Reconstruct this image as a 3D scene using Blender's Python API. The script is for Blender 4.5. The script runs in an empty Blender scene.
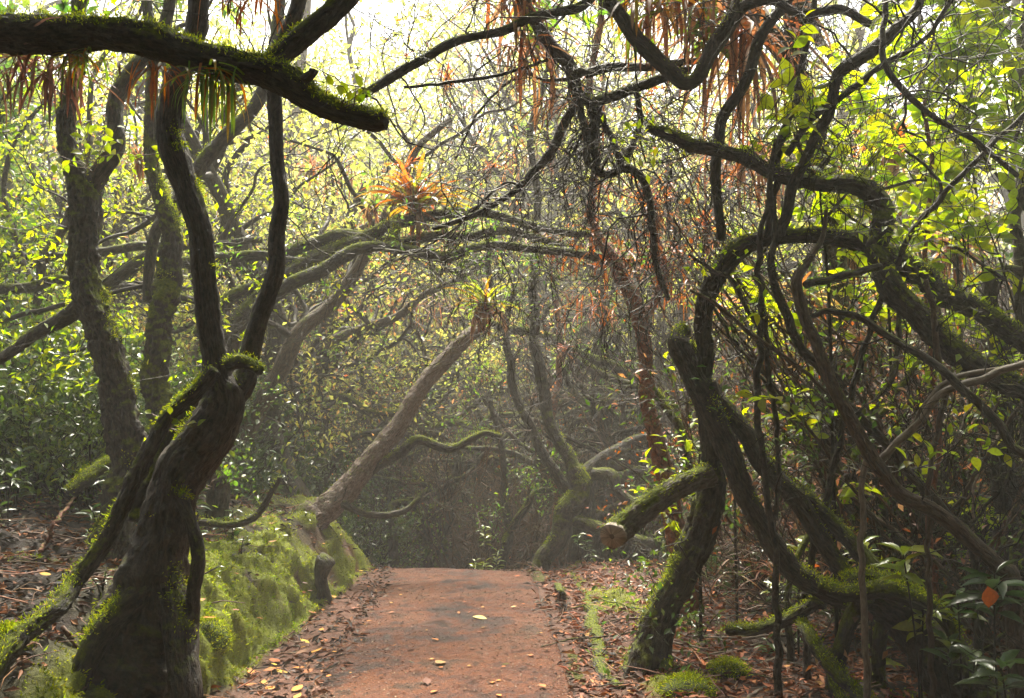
import bpy, math, random
import numpy as np
from mathutils import Vector

SC = bpy.context.scene
COL = SC.collection
RNG = np.random.default_rng(11)
F, CX, CY, HZ = 960.0, 512.0, 349.0, 415.0
CAM_H = 1.6
PITCH = math.atan((HZ - CY) / F)
cp, sp = math.cos(PITCH), math.sin(PITCH)

# ------------------------------------------------------------------ maths
def P(px, py, d):
    """point seen at pixel (px,py) standing d metres ahead of the camera"""
    u, v = (px - CX) / F, (CY - py) / F
    y, z = cp - sp * v, sp + cp * v
    k = d / y
    return np.array([u * k, d, CAM_H + z * k])

def _hash(i, j, k):
    h = (i.astype(np.int64) * 73856093) ^ (j.astype(np.int64) * 19349663) ^ (k.astype(np.int64) * 83492791)
    h = (h ^ (h >> 13)) * 1274126177
    h = h & 0x7fffffff
    h = (h ^ (h >> 15)) * 668265263
    return (h & 0xffffff).astype(np.float64) / 0xffffff

def vnoise(p):
    p = np.asarray(p, float)
    i = np.floor(p); f = p - i
    f = f * f * (3 - 2 * f)
    i = i.astype(np.int64)
    r = 0
    for a in (0, 1):
        for b in (0, 1):
            for c in (0, 1):
                w = (f[..., 0] if a else 1 - f[..., 0]) * (f[..., 1] if b else 1 - f[..., 1]) * (f[..., 2] if c else 1 - f[..., 2])
                r = r + w * _hash(i[..., 0] + a, i[..., 1] + b, i[..., 2] + c)
    return r * 2 - 1

def fbm(p, o=3):
    p = np.asarray(p, float)
    r, a = 0, 1.0
    for k in range(o):
        r = r + a * vnoise(p * (2 ** k) + 17.3 * k)
        a *= 0.5
    return r / 1.75

def n2(x, y, f, s=0.0, o=3):
    return fbm(np.stack([x * f + s, y * f - s, np.zeros_like(x) + s * 3.7], -1), o)

def sst(a, b, x):
    t = np.clip((x - a) / (b - a), 0, 1)
    return t * t * (3 - 2 * t)

# ------------------------------------------------------------------ terrain
PW = 1.55
def path_c(y):
    return -0.40 - 0.0394 * (y - 5.6) - 0.004 * np.clip(y - 10, 0, 60) ** 1.6

def terrain(x, y):
    """height, moss mask"""
    x = np.asarray(x, float); y = np.asarray(y, float)
    sl = path_c(y) - PW / 2 - x
    sr = x - path_c(y) - PW / 2
    far = np.clip(y - 9.6, 0, None)
    fall = -0.215 * (np.sqrt(far ** 2 + 0.8) - 0.894) * (1 - 0.0 * far)
    fall = np.where(y > 9.6, fall, 0)
    fall = np.maximum(fall, -2.7 + 0.06 * np.clip(y - 24, 0, 60))
    # left bank
    gw = np.clip(0.5 - (y - 5.6) * 0.065, 0.2, 0.62) + 0.10 * n2(x * 0, y, 1.1, 3.0)
    hb = (np.clip(0.66 - (y - 5.2) * 0.02, 0.2, 0.68) + 0.10 * sst(7.5, 8.8, y)) * sst(12.5, 9.6, y) * (0.55 + 0.45 * sst(3.6, 5.2, y))
    fw = 0.34 + 0.1 * n2(x * 0, y, 0.9, 8.0)
    ul = sl - gw
    lump = n2(x, y, 3.2, 1.0) * 0.15 + n2(x, y, 9.0, 5.0) * 0.035
    tt = np.clip(ul / (fw * 1.7), 0, 1)
    left = hb * (1 - (1 - tt) ** 2.2) * sst(0, 0.12, tt) + np.clip(ul - fw, 0, 1.2) * 0.17 + np.clip(ul - fw - 1.2, 0, 30) * 0.12 + lump * sst(-0.05, 0.35, ul)
    left = left + sst(0.0, 0.12, sl) * 0.015 * n2(x, y, 8.0)
    left = np.where(sl > 0, left, 0)
    right = sst(0.1, 0.2, sr) * -0.03 + sst(0.3, 0.6, sr) * (0.07 + 0.06 * n2(x, y, 2.4, 2.0) + 0.02 * n2(x, y, 9, 4.0)) + np.clip(sr - 0.5, 0, 2) * 0.03 + np.clip(sr - 2.2, 0, 30) * 0.16
    right = np.where(sr > 0, right, 0)
    under = np.where((sl < 0) & (sr < 0), -0.02, 0.0)
    side = np.maximum(sl, sr)
    z = left + right + under + fall * (1 - 0.45 * sst(1.5, 6, side))
    z = z + sst(6, 14, side) * 0.4 * n2(x, y, 0.2, 6.0)
    q = np.where(sl > 0, x - np.clip(left, 0, 1.0) * 0.9, x)
    nz = n2(q, y, 2.1, 21.0)
    moss = sst(-0.12, 0.0, ul) * sst(0.95, 0.4, ul) * sst(-0.38, 0.0, nz + 0.35) * (sl > 0) * sst(12, 10, y)
    moss = moss * (1 - 0.95 * sst(0.20, 0.32, n2(q, y, 3.6, 33.0))) * (1 - 0.9 * sst(0.34, 0.5, n2(q, y, 1.7, 71.0)))
    moss = np.maximum(moss, 0.85 * (sl > 0) * sst(0.32, 0.5, n2(x, y, 1.2, 12.0)) * sst(0.8, 1.0, ul))
    mr = sst(0.34, 0.5, sr) * sst(0.95, 0.6, sr) * 0.8 * sst(0.15, 0.35, n2(x, y, 2.6, 41.0)) + sst(0.4, 0.55, n2(x, y, 1.3, 55.0)) * sst(0.6, 0.9, sr) * 0.8
    moss = np.maximum(moss, np.clip(mr, 0, 1) * (sr > 0))
    moss = moss * (1 - 0.92 * sst(0.85, 1.05, sl + 0.15 * n2(x, y, 2.0, 44.0)) * sst(6.2, 5.4, y) * (sl > 0))
    return z, np.clip(moss, 0, 1), sl, sr

def gz(x, y):
    return float(terrain(np.array([x]), np.array([y]))[0][0])

def on_ground(px, py):
    """where the sight line through a pixel meets the ground"""
    d = np.arange(3.0, 30, 0.05)
    q = P(px, py, 1.0) - np.array([0, 0, CAM_H])
    hit = CAM_H + q[2] * d <= terrain(q[0] * d, d)[0]
    k = int(np.argmax(hit)) if hit.any() else len(d) - 1
    return P(px, py, d[k])

# ------------------------------------------------------------------ mesh building
class MB:
    def __init__(self):
        self.v, self.f, self.c, self.b, self.n = [], [], [], [], 0
    def add(self, verts, faces, col=None, bark=None):
        verts = np.asarray(verts, float).reshape(-1, 3)
        for f in faces:
            if len(f):
                self.f.append(np.asarray(f, np.int64) + self.n)
        self.v.append(verts)
        self.c.append(np.ones((len(verts), 3)) * 0.1 if col is None else np.broadcast_to(np.asarray(col, float), (len(verts), 3)))
        self.b.append(verts if bark is None else bark)
        self.n += len(verts)
    def mesh(self, name, mat, origin=None, smooth=True):
        v = np.concatenate(self.v)
        if origin is not None:
            v = v - np.asarray(origin)
        me = bpy.data.meshes.new(name)
        me.vertices.add(len(v)); me.vertices.foreach_set('co', v.astype(np.float32).ravel())
        tot = np.concatenate([np.full(len(f), f.shape[1]) for f in self.f])
        idx = np.concatenate([f.ravel() for f in self.f])
        me.loops.add(len(idx)); me.loops.foreach_set('vertex_index', idx.astype(np.int32))
        me.polygons.add(len(tot))
        st = np.concatenate([[0], np.cumsum(tot)[:-1]])
        me.polygons.foreach_set('loop_start', st.astype(np.int32))
        me.polygons.foreach_set('loop_total', tot.astype(np.int32))
        me.polygons.foreach_set('use_smooth', np.full(len(tot), smooth))
        a = me.attributes.new('col', 'FLOAT_COLOR', 'POINT')
        c = np.concatenate(self.c); c4 = np.ones((len(c), 4)); c4[:, :3] = c
        a.data.foreach_set('color', c4.astype(np.float32).ravel())
        a = me.attributes.new('bark', 'FLOAT_VECTOR', 'POINT')
        a.data.foreach_set('vector', np.concatenate(self.b).astype(np.float32).ravel())
        me.update(calc_edges=True)
        me.materials.append(mat)
        return me
    def build(self, name, mat, parent=None, origin=None, smooth=True):
        o = bpy.data.objects.new(name, None if self.n == 0 else self.mesh(name, mat, origin, smooth))
        COL.objects.link(o)
        if parent is not None:
            o.parent = parent
        elif origin is not None:
            o.location = origin
        return o

def tag(o, label=None, cat=None, group=None, kind=None):
    if label: o['label'] = label
    if cat: o['category'] = cat
    if group: o['group'] = group
    if kind: o['kind'] = kind
    return o

def empty(name, loc):
    o = bpy.data.objects.new(name, None); o.location = loc
    o.empty_display_size = 0.1
    COL.objects.link(o)
    return o

def copy_tree(o, parent=None):
    c = o.copy(); COL.objects.link(c)
    if parent is not None: c.parent = parent
    for ch in o.children:
        copy_tree(ch, c)
    return c

# ------------------------------------------------------------------ tubes
def spline(pts, rad, step):
    pts = np.asarray(pts, float); rad = np.asarray(rad, float)
    n = len(pts)
    A = np.vstack([2 * pts[0] - pts[1], pts, 2 * pts[-1] - pts[-2]])
    R = np.concatenate([[rad[0]], rad, [rad[-1]]])
    op, orr = [], []
    for i in range(n - 1):
        p0, p1, p2, p3 = A[i], A[i + 1], A[i + 2], A[i + 3]
        m = max(2, int(np.linalg.norm(p2 - p1) / step))
        t = np.linspace(0, 1, m, endpoint=False)[:, None]
        op.append(0.5 * (2 * p1 + (p2 - p0) * t + (2 * p0 - 5 * p1 + 4 * p2 - p3) * t ** 2 + (3 * p1 - p0 - 3 * p2 + p3) * t ** 3))
        s = t[:, 0] * t[:, 0] * (3 - 2 * t[:, 0])
        orr.append(R[i + 1] * (1 - s) + R[i + 2] * s)
    op.append(pts[-1:]); orr.append(rad[-1:])
    return np.concatenate(op), np.concatenate(orr)

def tube(mb, pts, rad, seg=8, lump=0.0, seed=0.0, col=None, flare=0.0, cap=True, gnarl=0.0):
    pts = np.asarray(pts, float); rad = np.asarray(rad, float)
    n = len(pts)
    if gnarl:
        L = np.concatenate([[0], np.cumsum(np.linalg.norm(np.diff(pts, axis=0), axis=1))])
        w = np.minimum(1, np.minimum(np.arange(n), np.arange(n)[::-1]) / 3.0)[:, None]
        off = np.stack([vnoise(np.stack([L / (rad.mean() * 5) + seed, L * 0 + 3.3 * k, L * 0 + seed], -1)) for k in range(3)], -1)
        pts = pts + off * rad[:, None] * gnarl * w
    T = np.gradient(pts, axis=0)
    T /= np.linalg.norm(T, axis=1)[:, None] + 1e-9
    ref = np.array([0.31, 0.17, 0.94]) if abs(T[0, 2]) < 0.9 else np.array([1, 0.1, 0])
    N = np.zeros_like(T)
    v = ref - T[0] * ref.dot(T[0])
    for i in range(n):
        v = v - T[i] * v.dot(T[i]); v /= np.linalg.norm(v) + 1e-9
        N[i] = v
    B = np.cross(T, N)
    a = np.linspace(0, 2 * np.pi, seg, endpoint=False)
    ca, sa = np.cos(a), np.sin(a)
    ring = N[:, None, :] * ca[None, :, None] + B[:, None, :] * sa[None, :, None]
    L = np.concatenate([[0], np.cumsum(np.linalg.norm(np.diff(pts, axis=0), axis=1))])
    R = np.repeat(rad[:, None], seg, 1)
    if lump:
        q = pts[:, None, :] + ring * rad[:, None, None]
        rm = max(rad.mean(), 1e-3)
        R = R * (1 + lump * fbm(q / (rm * 1.9) + seed, 3) + lump * 0.8 * fbm(q / (rm * 0.55) + seed * 2, 2))
        if seg >= 24: R = R * (1 + lump * 0.75 * fbm(q / (rm * 0.24) + seed * 3, 3) + lump * 1.3 * np.clip(fbm(q / (rm * 1.1) + seed * 5, 2) - 0.25, 0, 1))
        bc = np.stack([ca[None] * 1.6 + 0 * L[:, None] + seed, sa[None] * 1.6 + 0 * L[:, None], (L / (rm * 9))[:, None] + 0 * ca[None]], -1)
        R = R * (1 + lump * 0.9 * fbm(bc * 1.6, 2))
    if flare:
        w = np.exp(-L / (rad[0] * 2.4))[:, None]
        R = R * (1 + flare * w * (0.55 + 0.6 * np.cos(3 * a + seed)[None] + 0.35 * np.cos(5 * a + 2 * seed)[None]))
    V = pts[:, None, :] + ring * R[:, :, None]
    rm = rad.mean()
    bark = np.stack([ca[None] * rm + 0 * L[:, None] + seed, sa[None] * rm + 0 * L[:, None], L[:, None] + 0 * ca[None]], -1)
    i = np.arange(n - 1)[:, None] * seg; j = np.arange(seg)[None]; k = (j + 1) % seg
    quads = np.stack([i + j, i + k, i + seg + k, i + seg + j], -1).reshape(-1, 4)
    V = V.reshape(-1, 3); bark = bark.reshape(-1, 3)
    faces = [quads]
    if cap:
        V = np.vstack([V, pts[0] - T[0] * rad[0] * 0.3, pts[-1] + T[-1] * rad[-1] * 0.35])
        bark = np.vstack([bark, bark[0], bark[-1]])
        c0, c1 = n * seg, n * seg + 1
        jj = np.arange(seg); kk = (jj + 1) % seg
        faces.append(np.stack([np.full(seg, c0), kk, jj], -1))
        b0 = (n - 1) * seg
        faces.append(np.stack([b0 + jj, b0 + kk, np.full(seg, c1)], -1))
    mb.add(V, faces, col, bark)
    return pts, rad

# ------------------------------------------------------------------ leaves
def norm(a):
    return a / (np.linalg.norm(a, axis=-1, keepdims=True) + 1e-9)

T_SMALL = (np.array([[0, 0, 0], [0.45, 0.5, 0.13], [1, 0, -0.05], [0.45, -0.5, 0.13]]), [np.array([[0, 1, 2], [0, 2, 3]])])
def _big():
    st = [(0.1, 0.12), (0.3, 0.42), (0.52, 0.5), (0.75, 0.34), (0.9, 0.13)]
    v = [[0, 0, 0]]
    for t, w in st:
        dz = -0.22 * t * t
        v += [[t, w, dz + w * 0.22], [t, 0, dz], [t, -w, dz + w * 0.22]]
    v.append([1, 0, -0.24])
    tri = [[0, 2, 1], [0, 3, 2]]; q = []
    for k in range(4):
        a = 1 + 3 * k
        q += [[a, a + 1, a + 4, a + 3], [a + 1, a + 2, a + 5, a + 4]]
    a = 13
    tri += [[a, a + 1, 16], [a + 1, a + 2, 16]]
    return np.array(v, float), [np.array(tri), np.array(q)]
T_BIG = _big()

def leaves(mb, pos, dirs, nrm, length, width, col, tmpl=T_SMALL):
    tv, tf = tmpl
    pos = np.asarray(pos, float); m = len(pos)
    if m == 0: return
    x = norm(np.asarray(dirs, float)); y = norm(np.cross(np.asarray(nrm, float), x)); z = np.cross(x, y)
    l = np.broadcast_to(np.asarray(length, float), (m,)); w = np.broadcast_to(np.asarray(width, float), (m,))
    V = (pos[:, None, :] + x[:, None, :] * (tv[None, :, 0] * l[:, None])[..., None]
         + y[:, None, :] * (tv[None, :, 1] * w[:, None])[..., None]
         + z[:, None, :] * (tv[None, :, 2] * l[:, None])[..., None])
    k = len(tv)
    off = (np.arange(m) * k)[:, None, None]
    col = np.repeat(np.broadcast_to(np.asarray(col, float), (m, 3)), k, 0)
    mb.add(V.reshape(-1, 3), [(f[None] + off).reshape(-1, f.shape[1]) for f in tf], col)

def pick(pal, m, rng, j=0.25):
    pal = np.asarray(pal, float)
    c = pal[rng.integers(0, len(pal), m)]
    return c * (1 + rng.uniform(-j, j, (m, 1))) * (1 + rng.uniform(-0.1, 0.1, (m, 3)))

GREEN = [(0.055, 0.095, 0.016), (0.075, 0.12, 0.018), (0.04, 0.075, 0.016), (0.10, 0.13, 0.02)]
DARKG = [(0.03, 0.055, 0.014), (0.04, 0.07, 0.016), (0.055, 0.085, 0.018), (0.08, 0.11, 0.02)]
BRIGHT = [(0.16, 0.21, 0.010), (0.20, 0.24, 0.012), (0.12, 0.17, 0.012), (0.23, 0.25, 0.016)]
ORANGE = [(0.30, 0.085, 0.02), (0.22, 0.06, 0.02), (0.16, 0.06, 0.025), (0.36, 0.13, 0.025), (0.10, 0.04, 0.02)]
DEAD = [(0.24, 0.115, 0.055), (0.17, 0.085, 0.05), (0.11, 0.06, 0.042), (0.32, 0.18, 0.09), (0.27, 0.09, 0.035)]
LITTER = [(0.24, 0.095, 0.035), (0.17, 0.08, 0.045), (0.09, 0.045, 0.028), (0.06, 0.035, 0.025), (0.14, 0.06, 0.03), (0.045, 0.032, 0.026), (0.19, 0.075, 0.028), (0.11, 0.085, 0.065), (0.035, 0.028, 0.024), (0.03, 0.024, 0.02)]
MOSS = [(0.31, 0.38, 0.015), (0.25, 0.32, 0.013), (0.40, 0.42, 0.02), (0.10, 0.14, 0.012), (0.22, 0.25, 0.018)]

# ------------------------------------------------------------------ materials
def new_mat(name):
    m = bpy.data.materials.new(name); m.use_nodes = True
    nt = m.node_tree; nt.nodes.clear()
    return m, nt, nt.nodes, nt.links

def ramp(N, stops):
    r = N.new('ShaderNodeValToRGB')
    e = r.color_ramp.elements
    while len(e) > 1: e.remove(e[-1])
    e[0].position = stops[0][0]; e[0].color = (*stops[0][1], 1) if not isinstance(stops[0][1], float) else (stops[0][1],) * 3 + (1,)
    for p, c in stops[1:]:
        k = e.new(p); k.color = (*c, 1) if not isinstance(c, float) else (c, c, c, 1)
    return r

def noise(N, L, vec, scale, detail=4, rough=0.6, dist=0.0):
    n = N.new('ShaderNodeTexNoise'); n.inputs['Scale'].default_value = scale
    n.inputs['Detail'].default_value = detail; n.inputs['Roughness'].default_value = rough
    n.inputs['Distortion'].default_value = dist
    if vec is not None: L.new(vec, n.inputs['Vector'])
    return n

def mixc(N, L, fac, a, b, mode='MIX'):
    m = N.new('ShaderNodeMix'); m.data_type = 'RGBA'; m.blend_type = mode
    for s, v in ((m.inputs[0], fac), (m.inputs[6], a), (m.inputs[7], b)):
        if hasattr(v, 'is_linked'): L.new(v, s)
        elif isinstance(v, (int, float)): s.default_value = v
        else: s.default_value = (*v, 1)
    return m.outputs[2]

def math_(N, L, op, a, b=None):
    m = N.new('ShaderNodeMath'); m.operation = op
    for i, v in enumerate((a, b)):
        if v is None: continue
        if hasattr(v, 'is_linked'): L.new(v, m.inputs[i])
        else: m.inputs[i].default_value = v
    return m.outputs[0]

def bark_mat(name, dark, light, lichen=(0.16, 0.15, 0.12), moss_amt=0.5, lich_amt=0.3, stretch=0.28, scale=1.0, rough=0.62, bump=0.9, mossc=((0.06, 0.075, 0.01), (0.15, 0.17, 0.015))):
    m, nt, N, L = new_mat(name)
    at = N.new('ShaderNodeAttribute'); at.attribute_name = 'bark'
    mp = N.new('ShaderNodeMapping'); mp.inputs['Scale'].default_value = (1, 1, stretch)
    L.new(at.outputs['Vector'], mp.inputs['Vector'])
    geo = N.new('ShaderNodeNewGeometry')
    fine = noise(N, L, mp.outputs[0], 70 * scale, 5, 0.65, 0.6)
    big = noise(N, L, at.outputs['Vector'], 7 * scale, 4, 0.6)
    vor = N.new('ShaderNodeTexVoronoi'); vor.feature = 'DISTANCE_TO_EDGE'; vor.inputs['Scale'].default_value = 34 * scale
    L.new(mp.outputs[0], vor.inputs['Vector'])
    r = ramp(N, [(0.36, dark), (0.68, light)]); L.new(fine.outputs[0], r.inputs[0])
    lr = ramp(N, [(0.56 - 0.12 * lich_amt, 0.0), (0.70, 1.0)])
    ln = noise(N, L, at.outputs['Vector'], 22 * scale, 5, 0.7); L.new(ln.outputs[0], lr.inputs[0])
    lf = math_(N, L, 'MULTIPLY', lr.outputs[0], lich_amt)
    c = mixc(N, L, lf, r.outputs[0], lichen)
    # moss grows on the upper side, in patches
    sx = N.new('ShaderNodeSeparateXYZ'); L.new(geo.outputs['Normal'], sx.inputs[0])
    mn = noise(N, L, at.outputs['Vector'], 5.5 * scale, 5, 0.7)
    mf = math_(N, L, 'ADD', math_(N, L, 'MULTIPLY', sx.outputs[2], 0.26), mn.outputs[0])
    mr = ramp(N, [(0.78 - 0.30 * moss_amt, 0.0), (0.92 - 0.30 * moss_amt, 1.0)]); L.new(mf, mr.inputs[0])
    mc = ramp(N, [(0.35, mossc[0]), (0.65, mossc[1])]); L.new(noise(N, L, at.outputs['Vector'], 60, 4, 0.7).outputs[0], mc.inputs[0])
    c = mixc(N, L, mr.outputs[0], c, mc.outputs[0])
    b = N.new('ShaderNodeBsdfPrincipled'); L.new(c, b.inputs['Base Color'])
    rr = math_(N, L, 'ADD', math_(N, L, 'MULTIPLY', mr.outputs[0], 0.35), rough); L.new(rr, b.inputs['Roughness'])
    b.inputs['Specular IOR Level'].default_value = 0.18 if 'twig' in name else 0.35
    h = math_(N, L, 'ADD', math_(N, L, 'MULTIPLY', fine.outputs[0], 1.0), math_(N, L, 'MULTIPLY', vor.outputs['Distance'], 0.9))
    h = math_(N, L, 'ADD', h, math_(N, L, 'MULTIPLY', big.outputs[0], 0.6))
    h = math_(N, L, 'ADD', h, math_(N, L, 'MULTIPLY', ln.outputs[0], 0.5))
    bp = N.new('ShaderNodeBump'); bp.inputs['Strength'].default_value = bump; bp.inputs['Distance'].default_value = 0.035
    L.new(h, bp.inputs['Height']); L.new(bp.outputs[0], b.inputs['Normal'])
    o = N.new('ShaderNodeOutputMaterial'); L.new(b.outputs[0], o.inputs[0])
    return m

def leaf_mat(name, trans=0.45, rough=0.42, tgain=2.2, tsat=1.1, spec=0.5):
    m, nt, N, L = new_mat(name)
    at = N.new('ShaderNodeAttribute'); at.attribute_name = 'col'
    tc = N.new('ShaderNodeTexCoord')
    nz = noise(N, L, tc.outputs['Object'], 60, 3, 0.6)
    rm = ramp(N, [(0.3, 0.75), (0.7, 1.2)]); L.new(nz.outputs[0], rm.inputs[0])
    c = mixc(N, L, 1.0, at.outputs['Color'], rm.outputs[0], 'MULTIPLY')
    b = N.new('ShaderNodeBsdfPrincipled'); L.new(c, b.inputs['Base Color'])
    b.inputs['Roughness'].default_value = rough; b.inputs['Specular IOR Level'].default_value = spec
    hs = N.new('ShaderNodeHueSaturation'); hs.inputs['Saturation'].default_value = tsat; hs.inputs['Value'].default_value = tgain
    L.new(c, hs.inputs['Color'])
    t = N.new('ShaderNodeBsdfTranslucent'); L.new(hs.outputs[0], t.inputs['Color'])
    mx = N.new('ShaderNodeMixShader'); mx.inputs[0].default_value = trans
    L.new(b.outputs[0], mx.inputs[1]); L.new(t.outputs[0], mx.inputs[2])
    o = N.new('ShaderNodeOutputMaterial'); L.new(mx.outputs[0], o.inputs[0])
    return m

def ground_mat():
    m, nt, N, L = new_mat('forest_soil')
    at = N.new('ShaderNodeAttribute'); at.attribute_name = 'col'
    tc = N.new('ShaderNodeTexCoord'); v = tc.outputs['Object']
    a = noise(N, L, v, 9, 6, 0.7); f = noise(N, L, v, 75, 5, 0.75)
    r = ramp(N, [(0.3, 0.45), (0.72, 1.45)]); L.new(f.outputs[0], r.inputs[0])
    c = mixc(N, L, 1.0, at.outputs['Color'], r.outputs[0], 'MULTIPLY')
    r2 = ramp(N, [(0.3, 0.6), (0.7, 1.3)]); L.new(a.outputs[0], r2.inputs[0])
    c = mixc(N, L, 1.0, c, r2.outputs[0], 'MULTIPLY')
    b = N.new('ShaderNodeBsdfPrincipled'); L.new(c, b.inputs['Base Color']); b.inputs['Roughness'].default_value = 0.85
    bp = N.new('ShaderNodeBump'); bp.inputs['Strength'].default_value = 0.9; bp.inputs['Distance'].default_value = 0.03
    L.new(math_(N, L, 'ADD', f.outputs[0], a.outputs[0]), bp.inputs['Height']); L.new(bp.outputs[0], b.inputs['Normal'])
    o = N.new('ShaderNodeOutputMaterial'); L.new(b.outputs[0], o.inputs[0])
    return m

def path_mat():
    m, nt, N, L = new_mat('red_path')
    tc = N.new('ShaderNodeTexCoord'); v = tc.outputs['Object']
    big = noise(N, L, v, 1.1, 6, 0.65, 0.6); med = noise(N, L, v, 6, 6, 0.7, 0.4); fine = noise(N, L, v, 60, 6, 0.85)
    vo = N.new('ShaderNodeTexVoronoi'); vo.inputs['Scale'].default_value = 85; L.new(v, vo.inputs['Vector'])
    r = ramp(N, [(0.40, (0.020, 0.006, 0.002)), (0.455, (0.052, 0.014, 0.004)), (0.50, (0.100, 0.025, 0.005)), (0.555, (0.150, 0.045, 0.012)), (0.61, (0.062, 0.027, 0.012))])
    L.new(math_(N, L, 'ADD', math_(N, L, 'MULTIPLY', big.outputs[0], 0.6), math_(N, L, 'MULTIPLY', med.outputs[0], 0.42)), r.inputs[0])
    fr = ramp(N, [(0.34, 0.3), (0.5, 0.95), (0.7, 2.0)]); L.new(fine.outputs[0], fr.inputs[0])
    c = mixc(N, L, 0.8, r.outputs[0], fr.outputs[0], 'MULTIPLY')
    sp_ = ramp(N, [(0.0, 1.0), (0.16, 1.0), (0.2, 0.0)]); L.new(vo.outputs['Distance'], sp_.inputs[0])
    c = mixc(N, L, math_(N, L, 'MULTIPLY', sp_.outputs[0], 0.3), c, (0.17, 0.10, 0.065))
    gn = noise(N, L, v, 2.3, 5, 0.7); gr = ramp(N, [(0.6, 0.0), (0.78, 0.5)]); L.new(gn.outputs[0], gr.inputs[0])
    c = mixc(N, L, gr.outputs[0], c, (0.075, 0.06, 0.045))
    b = N.new('ShaderNodeBsdfPrincipled'); L.new(c, b.inputs['Base Color'])
    rr = ramp(N, [(0.38, 0.38), (0.56, 0.8)]); L.new(med.outputs[0], rr.inputs[0]); L.new(rr.outputs[0], b.inputs['Roughness'])
    b.inputs['Specular IOR Level'].default_value = 0.3
    h = math_(N, L, 'ADD', fine.outputs[0], math_(N, L, 'MULTIPLY', vo.outputs['Distance'], 0.8))
    bp = N.new('ShaderNodeBump'); bp.inputs['Strength'].default_value = 0.9; bp.inputs['Distance'].default_value = 0.02
    L.new(h, bp.inputs['Height']); L.new(bp.outputs[0], b.inputs['Normal'])
    o = N.new('ShaderNodeOutputMaterial'); L.new(b.outputs[0], o.inputs[0])
    return m

DK, LT = (0.005, 0.0038, 0.003), (0.085, 0.056, 0.036)
M = {}
M['bark'] = bark_mat('dark_wet_bark', DK, LT, lichen=(0.10, 0.095, 0.07), moss_amt=0.42, lich_amt=0.55)
M['bark_mossy'] = bark_mat('mossy_bark', DK, (0.075, 0.052, 0.034), lichen=(0.11, 0.105, 0.07), moss_amt=0.75, lich_amt=0.5)
M['bark_very_mossy'] = bark_mat('thick_moss_bark', (0.014, 0.011, 0.007), (0.06, 0.045, 0.028), moss_amt=1.05, lich_amt=0.2)
M['bark_brown'] = bark_mat('brown_bark', (0.035, 0.020, 0.012), (0.13, 0.078, 0.046), moss_amt=0.35, lich_amt=0.3)
M['bark_red'] = bark_mat('reddish_peeling_bark', (0.06, 0.02, 0.011), (0.33, 0.105, 0.05), lichen=(0.14, 0.10, 0.075), moss_amt=0.3, lich_amt=0.35, stretch=0.5)
M['bark_lean'] = bark_mat('grey_brown_peeling_bark', (0.06, 0.036, 0.026), (0.27, 0.175, 0.13), lichen=(0.26, 0.23, 0.19), moss_amt=0.3, lich_amt=0.6, stretch=0.4)
M['bark_stub'] = bark_mat('weathered_grey_bark', (0.05, 0.036, 0.026), (0.20, 0.155, 0.115), lichen=(0.26, 0.24, 0.2), moss_amt=0.72, lich_amt=0.6, stretch=0.2)
M['bark_grey'] = bark_mat('grey_lichen_bark', (0.03, 0.024, 0.018), (0.12, 0.095, 0.07), lichen=(0.24, 0.23, 0.19), moss_amt=0.6, lich_amt=0.6)
M['twig'] = bark_mat('twig_bark', (0.012, 0.008, 0.006), (0.045, 0.030, 0.021), moss_amt=0.15, lich_amt=0.1, rough=0.6, bump=0.3)
M['twig_pale'] = bark_mat('pale_twig', (0.08, 0.06, 0.045), (0.22, 0.17, 0.13), moss_amt=0.1, lich_amt=0.3, rough=0.5, bump=0.3)
M['twig_brown'] = bark_mat('brown_twig', (0.05, 0.025, 0.015), (0.15, 0.075, 0.04), moss_amt=0.05, lich_amt=0.2, rough=0.5, bump=0.3)
M['cut'] = bark_mat('weathered_cut_wood', (0.16, 0.125, 0.09), (0.42, 0.34, 0.26), moss_amt=0.1, lich_amt=0.5, bump=0.5)
M['leaf'] = leaf_mat('leaf_green', 0.45, 0.4)
M['leaf_glossy'] = leaf_mat('leaf_glossy', 0.3, 0.28, 2.0, 1.1, 0.6)
M['leaf_back'] = leaf_mat('leaf_thin', 0.6, 0.42, 2.6, 1.12)
M['dry'] = leaf_mat('dry_leaf', 0.3, 0.55, 1.7, 1.1, 0.35)
M['litter'] = leaf_mat('damp_litter', 0.06, 0.68, 1.2, 1.0, 0.22)
M['mossfuzz'] = leaf_mat('moss_fuzz', 0.35, 0.8, 1.8, 1.05, 0.15)
M['soil'] = ground_mat()
M['path'] = path_mat()

# ------------------------------------------------------------------ growth
def perp(d, rng):
    r = rng.normal(size=3); r -= d * r.dot(d)
    return r / (np.linalg.norm(r) + 1e-9)

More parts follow.
